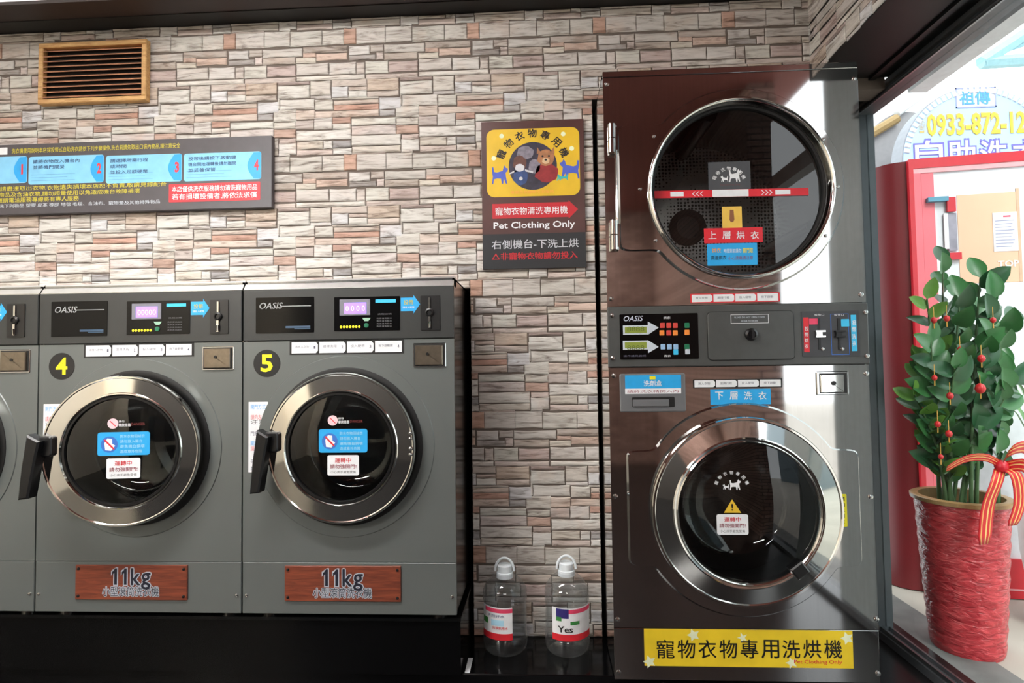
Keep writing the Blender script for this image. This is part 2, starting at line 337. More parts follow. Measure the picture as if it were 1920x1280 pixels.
def stone_geo(u0, u1, v0, v1, idx, proud):
    rn = random.Random(idx * 31 + int(u0 * 1000)); w_, h_ = u1 - u0, v1 - v0; j = min(.0030, w_ * .1, h_ * .1)
    b = min(.0028, h_ * .2, w_ * .2); n = 3 if w_ > .06 else 2; pts = []
    jt = .0004
    u0 += jt; u1 -= jt; v0 += jt; v1 -= jt
    R = lambda s_=1: rn.uniform(-j, j) * s_
    for k in range(n): pts.append((u0 + (u1 - u0) * k / n, v0 + (abs(R()) if k else 0)))
    pts.append((u1, v0)); pts.append((u1 - abs(R(.6)), (v0 + v1) / 2))
    for k in range(n): pts.append((u1 - (u1 - u0) * k / n, v1 - (abs(R()) if k else 0)))
    pts.append((u0, v1)); pts.append((u0 + abs(R(.6)), (v0 + v1) / 2))
    top = []
    cu, cv = (u0 + u1) / 2, (v0 + v1) / 2
    for p in pts:
        du, dv = p[0] - cu, p[1] - cv
        top.append((p[0] - (b if du > 0 else -b) * (1 if abs(du) > w_ * .3 else 0), p[1] - (b * (1.5 if dv < 0 else 1) if dv > 0 else -b * 1.6) * (1 if abs(dv) > h_ * .3 else 0), proud * rn.uniform(.8, 1.12)))
    n = len(pts)
    v = [(p[0], 0, p[1]) for p in pts] + [(p[0], t[2] * .55, p[1]) for p, t in zip(pts, top)] + [(t[0], t[2], t[1]) for t in top] + [(cu, proud * 1.05, cv)]
    f = []
    for k in (0, 1):
        for i in range(n): f.append((k * n + i, k * n + (i + 1) % n, (k + 1) * n + (i + 1) % n, (k + 1) * n + i))
    for i in range(n): f.append((2 * n + i, 2 * n + (i + 1) % n, 3 * n))
    return v, f
MC = {}
def stone_mesh(v, f, cols, name='stone'):
    me = bpy.data.meshes.new(name); me.from_pydata(v, [], f); me.materials.append(STONE)
    b = bmesh.new(); b.from_mesh(me); bmesh.ops.recalc_face_normals(b, faces=b.faces); b.to_mesh(me); b.free()
    ca = me.color_attributes.new('Col', 'FLOAT_COLOR', 'POINT'); ca.data.foreach_set('color', [c for q in cols for c in q])
    return me
def clad(parent, regions, origin, tov, limit, cat_area):
    """tile the stone set over (u,v) regions; tov maps (u, depth, v) to world"""
    items = []; (ua, ub, va, vb), holes = regions
    for i in range(math.floor((ua - origin[0]) / PX_) - 2, math.ceil((ub - origin[0]) / PX_) + 1):
        for k in range(math.floor((va - origin[1]) / PZ_) - 1, math.ceil((vb - origin[1]) / PZ_) + 2):
            for s, (a, b, c, d, col) in enumerate(TILE):
                U, V = origin[0] + i * PX_, origin[1] + k * PZ_
                q = [max(U + a, ua), min(U + b, ub), max(V + c, va), min(V + d, vb)]
                for h in holes:
                    if q[0] < h[1] and q[1] > h[0] and q[2] < h[3] and q[3] > h[2]:
                        cand = [[q[0], min(q[1], h[0]), q[2], q[3]], [max(q[0], h[1]), q[1], q[2], q[3]], [q[0], q[1], max(q[2], h[3]), q[3]]]
                        q = max(cand, key=lambda r: max(0, r[1] - r[0]) * max(0, r[3] - r[2]))
                u0, u1, v0, v1 = q
                if u1 - u0 < .008 or v1 - v0 < .006: continue
                full = abs(u1 - u0 - (b - a)) < 1e-6 and abs(v1 - v0 - (d - c)) < 1e-6
                items.append(((u1 - u0) * (v1 - v0), s, full, (U, V), (u0, u1, v0, v1), (a, b, c, d), col))
    items.sort(key=lambda t: -t[0]); rest_v, rest_f, rest_c = [], [], []
    for n, (ar, s, full, (U, V), (u0, u1, v0, v1), (a, b, c, d), col) in enumerate(items):
        pr = .003 + .0035 * random.Random(s).random()
        rn = random.Random(n); t = rn.uniform(.93, 1.05); cc = (*[x * t for x in col], 1)
        if n < limit and full:
            if (s, parent.name) not in MC:
                v, f = stone_geo(a, b, c, d, s, pr); MC[(s, parent.name)] = stone_mesh([tov(*p) for p in v], f, [(*col, 1)] * len(v))
            o = bpy.data.objects.new('stone', MC[(s, parent.name)]); o.location = Vector(tov(U, 0, V)) - Vector(tov(0, 0, 0))
        else:
            v, f = stone_geo(u0, u1, v0, v1, s, pr); v = [tov(*p) for p in v]
            if n >= limit:
                k = len(rest_v); rest_v += v; rest_f += [tuple(x + k for x in q) for q in f]; rest_c += [cc] * len(v); continue
            o = bpy.data.objects.new('stone', stone_mesh(v, f, [cc] * len(v)))
        COL.objects.link(o); o.parent = parent
    if rest_v:
        o = bpy.data.objects.new('small_stones', stone_mesh(rest_v, rest_f, rest_c)); COL.objects.link(o); o.parent = parent; o['kind'] = 'stuff'
org = (ox.x, ox.z)
clad(wall_back, ((-2.45, 1.03, ZPL, 2.473), [(-9, -.272, 0, 1.394), (.2066, 9, 0, 2.1125)]), org, lambda u, d, v: (u, YW - d, v), 300, 0)
clad(wall_right, ((0, .58, 2.156, 2.75), []), (.13, org[1]), lambda u, d, v: (1.03 - d, 2.2 - u, v), 60, 0)
# ------------------------------------------------------------------ glass door wall on the right
win = struct(obj('window_1', G().box(1.31, 1.37, 1.36, 2.50, 2.10, 2.156).box(1.31, 1.37, .38, 2.50, 0, .03), mat('grey_frame', (92, 95, 99), .4, .3)))
post = mat('dark_aluminium', (74, 80, 84), .35, .2)
obj('door_post', G().box(1.312, 1.368, 2.40, 2.50, .03, 2.10), post, win)
obj('track_rail', G().box(1.318, 1.326, 1.36, 2.40, .03, .045).box(1.352, 1.36, 1.36, 2.40, .03, .045), m_alu, win)
obj('header_rail', G().box(1.30, 1.31, 1.36, 2.46, 2.118, 2.13).box(1.303, 1.31, 1.36, 2.46, 2.10, 2.106), m_alu, win)
obj('glass_pane', G().box(1.337, 1.343, 1.36, 2.40, .045, 2.10), m_pane, win)
# ------------------------------------------------------------------ plinths
tag(obj('machine_plinth', G().prism(rrect(-3.1, 1.055, 0, ZPL, .006), 1.93, 2.75, .003), m_gloss), 'low black glossy plinth running under all the machines', 'plinth')
base = root('washer_base', (-1.6, 1.92, ZPL), 'black steel base frame carrying the row of grey washers', 'base')
g = G().box(-1.5, 1.318, 0, .7, 0, .175); obj('base_box', g, m_gloss, base)
obj('base_lip', G().box(-1.5, 1.32, -.006, .71, .175, .185), mat('black_steel_lip', (40, 41, 42), .25, .8), base)
tag(obj('floor_tape', G().box(-.272, -.256, 1.936, 2.03, ZPL + .0004, ZPL + .002), m_white), 'short white tape strip on the plinth beside the washer base', 'tape')
# ================================================================== washers
W5 = Vector((-.649, YF, .287)); PITCH = .7203
def P5(px, py, dy=0): return onY(px, py, YF + dy) - W5
def rect(P, x0, y0, x1, y1, dy=0):
    a, b = P(x0, y0, dy), P(x1, y1, dy); c, d = P(x0, y1, dy), P(x1, y0, dy)
    return ((a.x + c.x) / 2, (b.x + d.x) / 2, (b.z + c.z) / 2, (a.z + d.z) / 2)
def sticker(name, parent, P, box, dy, m, r=.003, th=.0008, off=Vector((0, 0, 0))):
    x0, x1, z0, z1 = rect(P, *box, dy); x0 -= off.x; x1 -= off.x; z0 -= off.z; z1 -= off.z
    return obj(name, G().prism(rrect(x0, x1, z0, z1, r), dy - off.y - th, dy - off.y), m, parent)
def txt(parent, P, body, box, dy, m, bold=0, off=Vector((0, 0, 0)), slant=0, name='lettering'):
    x0, x1, z0, z1 = rect(P, *box, dy)
    return lettering(parent, m, letters(body, x0 - off.x, x1 - off.x, z0 - off.z, z1 - off.z, dy - off.y, bold, slant=slant), name)
def washer(n):
    nm = {3: ('grey front-load washer cut off by the left edge of the picture', None), 4: ('grey front-load washer with yellow number 4 and its pale round door ajar', None), 5: ('grey front-load washer with yellow number 5, nearest the stone pillar', None)}[n]
    R = root('front_load_washer', W5 + Vector(((n - 5) * PITCH, 0, 0)), nm[0], 'washing machine', 'grey front-load washers in a row')
    hw = .3575; zt = P5(650, 540).z; zb = P5(650, 637).z; zs = P5(650, 1054).z; H = P5(650, 524).z; P = P5
    c = P(647, 836); cx, cz = c.x, c.z
    # cabinet shell, open at the front
    g = G().box(-hw, -hw + .006, .012, .72, 0, H).box(hw - .006, hw, .012, .72, 0, H).box(-hw, hw, .012, .72, H - .006, H).box(-hw, hw, .012, .72, 0, .006).box(-hw, hw, .714, .72, 0, H)
    obj('cabinet', g, m_steel2, R)
    obj('top_lid', G().add([(x, y, z) for x in (-hw, hw) for y, z in ((.0, zt + .001), (.0, zt + .004), (.022, H + .006), (.06, H + .006), (.06, zt + .001))], [(0, 1, 2, 3, 4), (9, 8, 7, 6, 5)] + [(i, 5 + i, 5 + (i + 1) % 5, (i + 1) % 5) for i in range(5)]), mat('satin_steel', (196, 196, 194), .32, 1), R)
    obj('front_panel', G().plate_hole(-hw, hw, zs + .001, zb - .001, cx, cz, .25, 0, .012), m_grey, R)
    obj('kick_panel', G().prism([(-hw, 0), (hw, 0), (hw, zs - .001), (-hw, zs - .001)], 0, .012, .0015), m_grey, R)
    obj('door_surround', G().collar(circ(cx, cz, .300, 96), cx, cz, .260, .0025, .002), m_grey, R, 25)
    obj('control_panel', G().prism(rrect(-hw, hw, zb + .001, zt, .003), -.004, .012, .002), m_panel, R)
    obj('gasket', G().lathe([(.262, .0), (.261, -.005), (.25, -.008), (.225, .0), (.215, .03), (.205, .08)], cx, cz), m_rubber, R, 60)
    dr = obj('drum', G().lathe([(.205, .08), (.25, .1), (.25, .45), (.22, .47), (.05, .43)], cx, cz, 64, cap1=True), m_drum, R, 40)
    for k in range(3):
        a = math.radians(90 + 120 * k + 25); ux, uz = math.cos(a), math.sin(a)
        obj('drum_rib', G().tube([(cx + .235 * ux, .11, cz + .235 * uz), (cx + .235 * ux, .44, cz + .235 * uz)], .025, 8), m_drum, R, 60)
    # left badge
    sticker('name_plate', R, P, (480, 557, 589, 624), -.004, m_gloss, .002, .0015)
    txt(R, P, 'OASIS', (485, 567, 528, 579), -.0058, mat('silver_print', (150, 152, 152), .4), .01, slant=.25)
    x0, x1, z0, z1 = rect(P, 528, 573, 584, 574.5); g = G().box(x0, x1, -.006, -.0055, z0, z1)
    obj('silver_line', g, mat('silver_print', (150, 152, 152), .4), R)
    x0, x1, z0, z1 = rect(P, 537, 611, 583, 616); obj('blue_line', G().box(x0, x1, -.006, -.0055, z0 + .002, z1).box(x0 + .03, x1, -.006, -.0055, z0 - .002, z0 + .001), mat('dull_blue_print', (52, 78, 104), .5), R)
    # display module
    sticker('display_module', R, P, (627, 556, 750, 620), -.004, m_gloss, .002, .0015)
    sticker('screen_bezel', R, P, (637, 561, 694, 591), -.0055, mat('grey_bezel', (120, 120, 130), .5), .001, .002)
    sc_ = sticker('screen', R, P, (645, 567, 687, 588), -.0075, mat('lit_violet_screen', (150, 120, 255), .3, emit=1.1), .0005, .0006)
    txt(R, P, '00000' if n == 4 else '0 0 0 0', (648, 573, 684, 583), -.0084, mat('screen_digits', (205, 196, 255), .4, emit=1.2), .0)
    txt(R, P, '●●●●●●●', (637, 610, 676, 615), -.0058, m_yel)
    obj('start_button', G().prism(circ(P(688, 610).x, P(688, 610).z, .008, 20), -.009, -.0055, .001), mat('green_button', (24, 110, 76), .4), R)
    x0, x1, z0, z1 = rect(P, 680, 596, 696, 602); obj('green_mark', G().prism([(x0, z1), (x1, z1), (x1 - .008, z0), (x0 + .008, z0)], -.0058, -.0055), mat('pale_green_print', (150, 190, 165), .5), R)
    sticker('cyan_label', R, P, (704, 561, 742, 567), -.0055, m_cyan, .001)
    txt(R, P, '洗程說明', (708, 587, 734, 590), -.0058, mat('grey_print', (96, 96, 100), .5))
    for k in range(4): txt(R, P, '洗衣清洗脫水', (706, 595 + k * 5, 735, 598 + k * 5), -.0058, mat('grey_print', (96, 96, 100), .5))
    # cyan arrow
    x0, x1, z0, z1 = rect(P, 752, 553, 788, 588); xm = x0 + (x1 - x0) * .66; h = (z1 - z0)
    obj('arrow_sticker', G().prism([(x0, z0 + h * .14), (xm, z0 + h * .14), (xm, z0), (x1, z0 + h * .5), (xm, z1), (xm, z1 - h * .14), (x0, z1 - h * .14)], -.0048, -.004), m_blue, R)
    txt(R, P, '投幣', (757, 562, 775, 571), -.0051, m_gold, .01); txt(R, P, '請投入硬幣', (755, 574, 777, 578), -.0051, m_white)
    # coin unit
    sticker('coin_plate', R, P, (789, 554, 825, 619), -.004, m_black, .002, .003)
    q = P(806, 586)
    obj('coin_slot', G().box(q.x - .003, q.x + .003, -.011, -.007, q.z + .012, q.z + .05), m_chrome, R)
    obj('coin_button', G().lathe([(.014, -.007), (.014, -.012), (.009, -.014), (.007, -.009)], q.x, q.z, 24, cap1=True), m_black, R, 40)
    obj('coin_return', G().box(q.x - .004, q.x + .004, -.012, -.007, q.z - .052, q.z - .014).tube([(q.x, -.012, q.z - .05), (q.x + .002, -.016, q.z - .03)], .003, 8), m_chrome, R)
    # instruction strip of four arrows
    x0, x1, z0, z1 = rect(P, 546, 640, 755, 661); obj('strip_backing', G().prism(rrect(x0 - .005, x1 + .005, z0 - .005, z1 + .005, .001), -.0008, 0), m_ink, R)
    wd = (x1 - x0) / 4
    for k in range(4):
        a, b = x0 + wd * k + .002, x0 + wd * (k + 1) - .003; zm = (z0 + z1) / 2; t = (z1 - z0) * .28
        pts = [(a, z0), (b, z0), (b, z1), (a, z1)] if k == 3 else [(a, z0), (b - .007, z0), (b, zm - t), (b, zm + t), (b - .007, z1), (a, z1)]
        obj('strip_step', G().prism(pts, -.0014, -.0008), m_white, R)
        obj('lettering', letters(['請放入衣物', '選擇洗程', '投入硬幣', '按下啟動鍵'][k], a + .012, b - .03, zm - .001, zm + .008, -.0016, 0, letters(str(k + 1), b - .014, b - .008, zm - .004, zm + .006, -.0016, .02)), mat('grey_ink', (92, 92, 110), .5), R)
    # lock plate
    x0, x1, z0, z1 = rect(P, 777, 645, 834, 686)
    obj('lock_bezel', G().prism(rrect(x0 - .004, x1 + .004, z0 - .004, z1 + .004, .003), -.003, 0, .0015), m_steel, R)
    obj('lock_recess', G().prism(rrect(x0, x1, z0, z1, .001), -.004, -.003), m_ink, R)
    obj('lock_plate', G().prism(rrect(x0 + .004, x1 - .006, z0 + .003, z1 - .004, .001), -.010, -.004, .002), mat('bronze_steel', (128, 118, 104), .3, .9, .1, 60), R)
    obj('keyhole', G().lathe([(.005, -.010), (.005, -.012), (.002, -.012)], (x0 + x1) / 2 - .005, (z0 + z1) / 2 + .004, 16, cap1=True), m_black, R)
    # number badge
    q = P(500.5, 681)
    if n != 3:
        obj('number_badge', G().prism(circ(q.x, q.z, .046, 48), -.0012, 0), m_ink, R)
        obj('lettering', letters(str(n), q.x - .021, q.x + .021, q.z - .029, q.z + .030, -.0016, .025), m_yel, R)
    # tall label by the handle
    sticker('tall_label', R, P, (466, 753, 502, 885), 0, m_white, .001)
    for k, (yy, m_) in enumerate(((758, m_blue), (777, m_red), (786, m_ink), (808, mat('grey_ink', (92, 92, 110), .5)), (826, m_blue), (836, m_red), (860, mat('grey_ink', (92, 92, 110), .5)), (874, mat('grey_ink', (92, 92, 110), .5)))):
        txt(R, P, ['開門方式', '請向左拉', '注意', '門把說明', '關門方式', '請向右推', '確實扣緊', '再啟動機台'][k], (470, yy, 498, yy + 9), -.001, m_)
    x0, x1, z0, z1 = rect(P, 478, 846, 492, 858); obj('label_picture', G().box(x0, x0 + .004, -.0012, -.0009, z0, z1).add(*[[(x0 + .012, -.0012, z0), (x1, -.0012, z0 + .01), (x1 - .003, -.0012, z0 + .013), (x0 + .01, -.0012, z0 + .003)], [(0, 1, 2, 3)]]), m_ink, R)
    # wooden sign
    x0, x1, z0, z1 = rect(P, 535, 1060, 752, 1126)
    ws = obj('wood_sign', G().prism(rrect(x0, x1, z0, z1, .001), -.006, 0, .001), m_woodr, R)
    for a in (x0 + .011, x1 - .011):
        for b in (z0 + .012, z1 - .012): obj('sign_bolt', G().lathe([(.005, -.006), (.004, -.009), (.001, -.010)], a, b, 12, cap1=True), m_black, ws, 50)
    ol = mat('white_outline', (176, 184, 194), .5); nk = mat('navy_ink', (22, 24, 40), .5)
    X = (x0 + x1) / 2
    za, zb_ = z0 + .050, z0 + .104; ONE = [(.36, 0), (.62, 0), (.62, 1), (.42, 1), (.30, .86), (.14, .78), (.14, .62), (.36, .70)]
    for o_, m_, yy_, nm_ in ((.0035, ol, -.0064, 'lettering_outline'), (0, nk, -.0068, 'lettering')):
        for k in (0, 1):
            xa = X - .070 + k * .034; pts = [(xa + p * .036, za + q * (zb_ - za)) for p, q in ONE]
            c_ = Vector((xa + .016, (za + zb_) / 2)); g = G().prism([(p[0] + (o_ if p[0] > c_.x - .002 else -o_), p[1] + (o_ if p[1] > c_.y + .008 else -o_)) for p in pts], yy_, yy_ + .0003)
            obj(nm_, g, m_, ws)
        for ch_, xa, wa, lo, hi in (('k', X + .002, .030, 0, 1), ('g', X + .037, .031, -.26, .72)):
            obj(nm_, fat(ch_, xa, xa + wa, za + lo * (zb_ - za), za + hi * (zb_ - za), yy_, .0012 + o_ * .9), m_, ws)
    za, zb_ = z0 + .012, z0 + .044
    obj('lettering_outline', fat('小型滾筒洗衣機', X - .098, X + .098, za, zb_, -.0062, .0022), ol, ws)
    obj('lettering', letters('小型滾筒洗衣機', X - .098, X + .098, za, zb_, -.0068, .0), nk, ws)
    # screws and feet
    for sx in (-1, 1): obj('screw', G().lathe([(.006, 0), (.005, -.003), (.002, -.004)], sx * (hw - .014), P(800, 1118).z, 16, cap1=True), m_screw, R, 50)
    for fx in (-.29, .29):
        for fy in (.06, .62): obj('foot', G().latheZ([(.026, -.0165), (.026, -.010), (.009, -.008), (.009, .004)], fx, fy, 20), m_screw, R, 40)
    # door: origin on its hinge line at the right
    hx = cx + .256; off = Vector((hx, 0, 0))
    D = obj('door', G().lathe([(.234, -.012), (.243, -.020), (.245, -.040), (.242, -.0465), (.238, -.0465), (.235, -.0450), (.190, -.0468), (.188, -.052), (.184, -.052), (.181, -.047), (.181, -.03)], cx - hx, cz, 96), m_chrome, R, 20)
    D.location = off
    if n == 4: D.rotation_euler.z = math.radians(8.5)
    obj('glass_rim', G().lathe([(.182, -.042), (.179, -.047), (.172, -.047), (.170, -.036)], cx - hx, cz, 80), m_black, D, 50)
    obj('door_glass', G().lathe([(.176, -.040), (.15, -.044), (.10, -.0465), (.05, -.048), (.004, -.0485)], cx - hx, cz, 64, cap1=True), m_glassd, D, 60)
    obj('glass_bowl', G().lathe([(.178, -.020), (.172, .03), (.16, .07), (.15, .085), (.10, .095), (.004, .10)], cx - hx, cz, 64, cap1=True), clear_mat('bowl_glass', (.7, .72, .71), 1.5, .02, .05), D, 50)
    q = P(511, 826); a = Vector((q.x - hx, 0, q.z))
    obj('handle', G().prism([(a.x - .012, a.z + .045), (a.x + .026, a.z + .022), (a.x + .016, a.z - .03), (a.x - .004, a.z - .155), (a.x - .034, a.z - .158), (a.x - .026, a.z - .06)], -.088, -.046, .005), m_black, D)
    obj('handle_mount', G().prism(rrect(a.x - .004, a.x + .046, a.z - .03, a.z + .035, .01), -.062, -.04, .004), m_black, D)
    if n == 5:
        for yy in (812, 822, 841, 852):
            q = P(769, yy, -.05); obj('rivet', G().lathe([(.006, -.044), (.005, -.051), (.002, -.053)], q.x - hx, q.z, 14, cap1=True), m_screw, D, 50)
    dy = -.0492
    for nme, bx_, m_, r in (('blue_sticker', (598, 804, 689, 848), m_blue, .008), ('white_sticker', (614, 853, 673, 891), m_white, .006)): sticker(nme, D, P, bx_, dy, m_, r, .0008, off)
    q = P(624, 788, dy); obj('ban_badge', G().prism(circ(q.x - hx, q.z, .0165, 28), dy - .0008, dy), mat('pink_white_print', (236, 200, 206), .5), D)
    obj('ban_slash', G().prism([(q.x - hx - .010, q.z + .008), (q.x - hx - .008, q.z + .010), (q.x - hx + .010, q.z - .008), (q.x - hx + .008, q.z - .010)], dy - .0012, dy - .0008), m_red, D)
    txt(D, P, '請勿', (634, 782, 644, 786), dy - .001, m_white, .01, off); txt(D, P, '攀爬倚靠', (634, 788, 655, 794), dy - .001, m_white, .02, off); txt(D, P, 'DANGER', (656, 787, 680, 792), dy - .001, mat('dull_red_print', (120, 46, 46), .5), 0, off)
    q = P(618.5, 827, dy)
    obj('picture_disc', G().prism(circ(q.x - hx, q.z, .026, 28), dy - .0011, dy - .0008), mat('deep_blue_print', (58, 112, 196), .5), D)
    obj('picture_hand', G().prism([(q.x - hx - .012, q.z - .018), (q.x - hx + .006, q.z - .02), (q.x - hx + .018, q.z - .004), (q.x - hx + .009, q.z + .002), (q.x - hx + .008, q.z + .018), (q.x - hx - .006, q.z + .02), (q.x - hx - .015, q.z + .004)], dy - .0013, dy - .0011), m_white, D)
    obj('picture_slash', G().prism([(q.x - hx - .017, q.z + .014), (q.x - hx - .013, q.z + .017), (q.x - hx + .017, q.z - .014), (q.x - hx + .013, q.z - .017)], dy - .0016, dy - .0013), m_red, D)
    for k in range(4): txt(D, P, ['防水衣物羽絨衣', '請勿放入機台', '避免機台損壞', '造成意外危險'][k], (637, 809 + k * 9.5, 680 - 4 * (k % 2), 815 + k * 9.5), dy - .001, mat('pale_blue_print', (176, 222, 242), .5), 0, off)
    txt(D, P, '運轉中', (628, 858, 658, 867), dy - .001, m_red, .015, off); txt(D, P, '請勿強開門!', (619, 870, 668, 878), dy - .001, mat('dark_red_print', (140, 40, 60), .5), .01, off)
    txt(D, P, '小心夾手避免受傷', (620, 882, 667, 887), dy - .001, m_ink, 0, off)
    return R
for n in (5, 4, 3): washer(n)
# ================================================================== stacked washer-dryer
D0 = Vector((.6265, YF, 0))
def PD(px, py, dy=0): return onY(px, py, YF + dy) - D0
def tabs_outline(cx, cz, r, tabs, n=240):
    out = []
    for i in range(n):
        a = 2 * PI * i / n; c, q = math.cos(a), math.sin(a); R = r
        for xa, za, zb in tabs:
            if (xa - cx) * c > 0:
                t = (xa - cx) / c
                if q > 1e-9: t = min(t, (zb - cz) / q)
                elif q < -1e-9: t = min(t, (za - cz) / q)
                R = max(R, t)
        out.append((R * c, R * q))
    sm = out
    for _ in range(2): sm = [((sm[i - 1][0] + 2 * sm[i][0] + sm[(i + 1) % n][0]) / 4, (sm[i - 1][1] + 2 * sm[i][1] + sm[(i + 1) % n][1]) / 4) for i in range(n)]
    return [(cx + x, cz + z) for x, z in sm]
def dryer_stack():
    R = root('stacked_washer_dryer', D0, 'tall stainless steel stacked washer and dryer beside the glass door', 'washer dryer'); P = PD
    hw = .4115; H = P(1370, 127).z; zl = P(1370, 137).z; z1 = P(1380, 571).z; z2 = P(1385, 686).z; z3 = P(1400, 1179).z; zb = .09
    g = G().box(-hw, -hw + .006, .012, .78, zb, H).box(hw - .006, hw, .012, .78, zb, H).box(-hw, hw, .012, .78, H - .006, H).box(-hw, hw, .012, .78, zb, zb + .006).box(-hw, hw, .774, .78, zb, H)
    obj('cabinet', g, m_steel, R)
    obj('top_lip', G().prism(rrect(-hw, hw, zl + .001, H + .004, .002), .0, .03, .002), m_steel, R)
    cu = P(1386, 354); cl = P(1394, 954)
    obj('upper_panel', G().plate_hole(-hw, hw, z1 + .001, zl - .001, cu.x, cu.z, .290, 0, .012), m_steel, R)
    obj('lower_panel', G().plate_hole(-hw, hw, z3 + .001, z2 - .001, cl.x, cl.z, .285, 0, .012), m_steel, R)
    obj('kick_panel', G().prism([(-hw, zb), (hw, zb), (hw, z3 - .001), (-hw, z3 - .001)], 0, .012, .0015), m_steel, R)
    # upper door
    tz0, tz1 = P(1150, 472).z, P(1150, 236).z
    UD = obj('dryer_door', G().collar(tabs_outline(cu.x, cu.z, .333, [(P(1158, 366).x, tz0, tz1)]), cu.x, cu.z, .288, .010, .007), m_steel, R, 35)
    obj('door_ring', G().lathe([(.297, -.008), (.298, -.018), (.295, -.024), (.290, -.026), (.285, -.023), (.283, -.014), (.280, .0), (.279, .03)], cu.x, cu.z, 96), m_chrome, UD, 50)
    gy = .02
    obj('door_glass', G().lathe([(.280, gy), (.15, gy - .001), (.004, gy - .0015)], cu.x, cu.z, 80, cap1=True), m_glassd, UD, 60)
    obj('glass_gasket', G().lathe([(.282, gy - .006), (.279, gy - .012), (.272, gy - .010), (.270, gy + .004)], cu.x, cu.z, 80), m_rubber, UD, 60)
    obj('drum', G().lathe([(.283, gy + .03), (.33, gy + .06), (.33, gy + .5)], cu.x, cu.z, 64), m_drum, R, 40)
    pm = perf_mat()
    obj('drum_back', G().lathe([(.33, gy + .5), (.2, gy + .49), (.06, gy + .48)], cu.x, cu.z, 64, cap1=True), pm, R, 40)
    q = P(1291, 425, gy + .46); obj('reflection_disc', G().lathe([(.075, .52), (.075, .49), (.05, .47), (.045, .49), (.01, .485)], q.x, q.z, 40, cap1=True), m_rubber, R, 40)  # dark disc stands in for a round reflection in the door glass
    for k in range(3):
        a = math.radians(100 + 120 * k); ux, uz = math.cos(a), math.sin(a)
        obj('drum_rib', G().tube([(cu.x + .31 * ux, .12, cu.z + .31 * uz), (cu.x + .31 * ux, .54, cu.z + .31 * uz)], .03, 8), m_drum, R, 60)
    # hinges
    xa = P(1147, 300).x
    for ya, yb in ((237, 290), (416, 470)):
        za, zb2 = P(1147, yb).z, P(1147, ya).z; zm = (za + zb2) / 2
        h = obj('hinge', G().tube([(xa, -.016, za), (xa, -.016, zm - .002)], .013, 14).tube([(xa, -.016, zm + .002), (xa, -.016, zb2)], .013, 14), m_chrome, UD, 40)
        obj('hinge_leaf', G().box(xa - .004, xa + .02, -.016, -.002, za + .01, zb2 - .01), m_steel, UD)
    zq, zr = P(1156, 470).z, P(1156, 238).z; xq = P(1156, 360).x
    obj('hinge_rod', G().tube([(xq, -.012, zq), (xq, -.012, zr)], .0035, 8), m_chrome, UD, 40)
    for px, py in ((1226, 255), (1200, 354), (1229, 451), (1543, 262), (1570, 350), (1548, 442)):
        q = P(px, py, -.01); obj('screw', G().lathe([(.006, -.010), (.005, -.0135), (.002, -.0145)], q.x, q.z, 12, cap1=True), m_screw, UD, 50)
    # stickers on the dryer glass
    dy = gy - .003; gp = mat('grey_sticker', (72, 74, 78), .5)
    sticker('pet_sticker', UD, P, (1328, 303, 1407, 355), dy, gp, .001)
    q = P(1367, 345, dy); lettering(UD, m_white, arc_letters('寵物衣物專用機', q.x, q.z, .052, .013, dy - .0011, 155, 25, .02))
    dg = G()
    for (a, b, c, d, fl) in ((1367, 317, 1389, 341, 0), (1351, 329, 1365, 341, 1)):
        x0, x1, z0, z1_ = rect(P, a, b, c, d, dy); dg.prism(dog(x0, x1, z0, z1_, 0, fl), dy - .0013, dy - .0008)
    obj('dog_print', dg, m_white, UD); txt(UD, P, 'Pet Clothing Only', (1350, 345, 1388, 348), dy - .001, mat('dull_red_print', (120, 46, 46), .5))
    # red band
    x0, x1, z0, z1_ = rect(P, 1222, 356, 1516, 370, dy); a, b = P(1222, 365, dy), P(1516, 359, dy); t = .0125
    lerp = lambda s: (a.x + (b.x - a.x) * s, a.z + (b.z - a.z) * s)
    def band(s0, s1, y, tt=t): p, q_ = lerp(s0), lerp(s1); return [(p[0], p[1] - tt), (q_[0], q_[1] - tt), (q_[0], q_[1] + tt), (p[0], p[1] + tt)]
    obj('red_band', G().prism(band(0, 1, dy), dy - .0005, dy), m_red, UD)
    for sa, sb, tt in ((.39, .62, .95), (.79, .885, .6), (.12, .205, .6)): obj('band_label', G().prism(band(sa, sb, dy, t * tt), dy - .001, dy - .0005), m_white, UD)
    ch = G()
    for s0 in (.26, .285, .31):
        p = lerp(s0); ch.prism([(p[0], p[1]), (p[0] + .008, p[1] + .008), (p[0] + .011, p[1] + .008), (p[0] + .003, p[1]), (p[0] + .011, p[1] - .008), (p[0] + .008, p[1] - .008)], dy - .001, dy - .0005)
    for s0 in (.70, .725, .75):
        p = lerp(s0); ch.prism([(p[0] + .011, p[1]), (p[0] + .003, p[1] + .008), (p[0], p[1] + .008), (p[0] + .008, p[1]), (p[0], p[1] - .008), (p[0] + .003, p[1] - .008)], dy - .001, dy - .0005)
    obj('chevrons', ch, m_white, UD)
    sticker('yellow_sticker', UD, P, (1354, 387, 1391, 427), dy, mat('amber_print', (232, 190, 84), .5), .001)
    q = P(1372, 406, dy); obj('drop_print', G().prism([(q.x - .006, q.z + .022), (q.x + .006, q.z + .022), (q.x + .008, q.z - .01), (q.x + .004, q.z - .018), (q.x - .004, q.z - .018), (q.x - .008, q.z - .01)], dy - .0012, dy - .0008), mat('brown_print', (140, 90, 60), .5), UD)
    sticker('red_sticker', UD, P, (1320, 427, 1430, 455), dy, m_red, .001); sticker('blue_sticker', UD, P, (1326, 456, 1420, 497), dy, m_blue, .002)
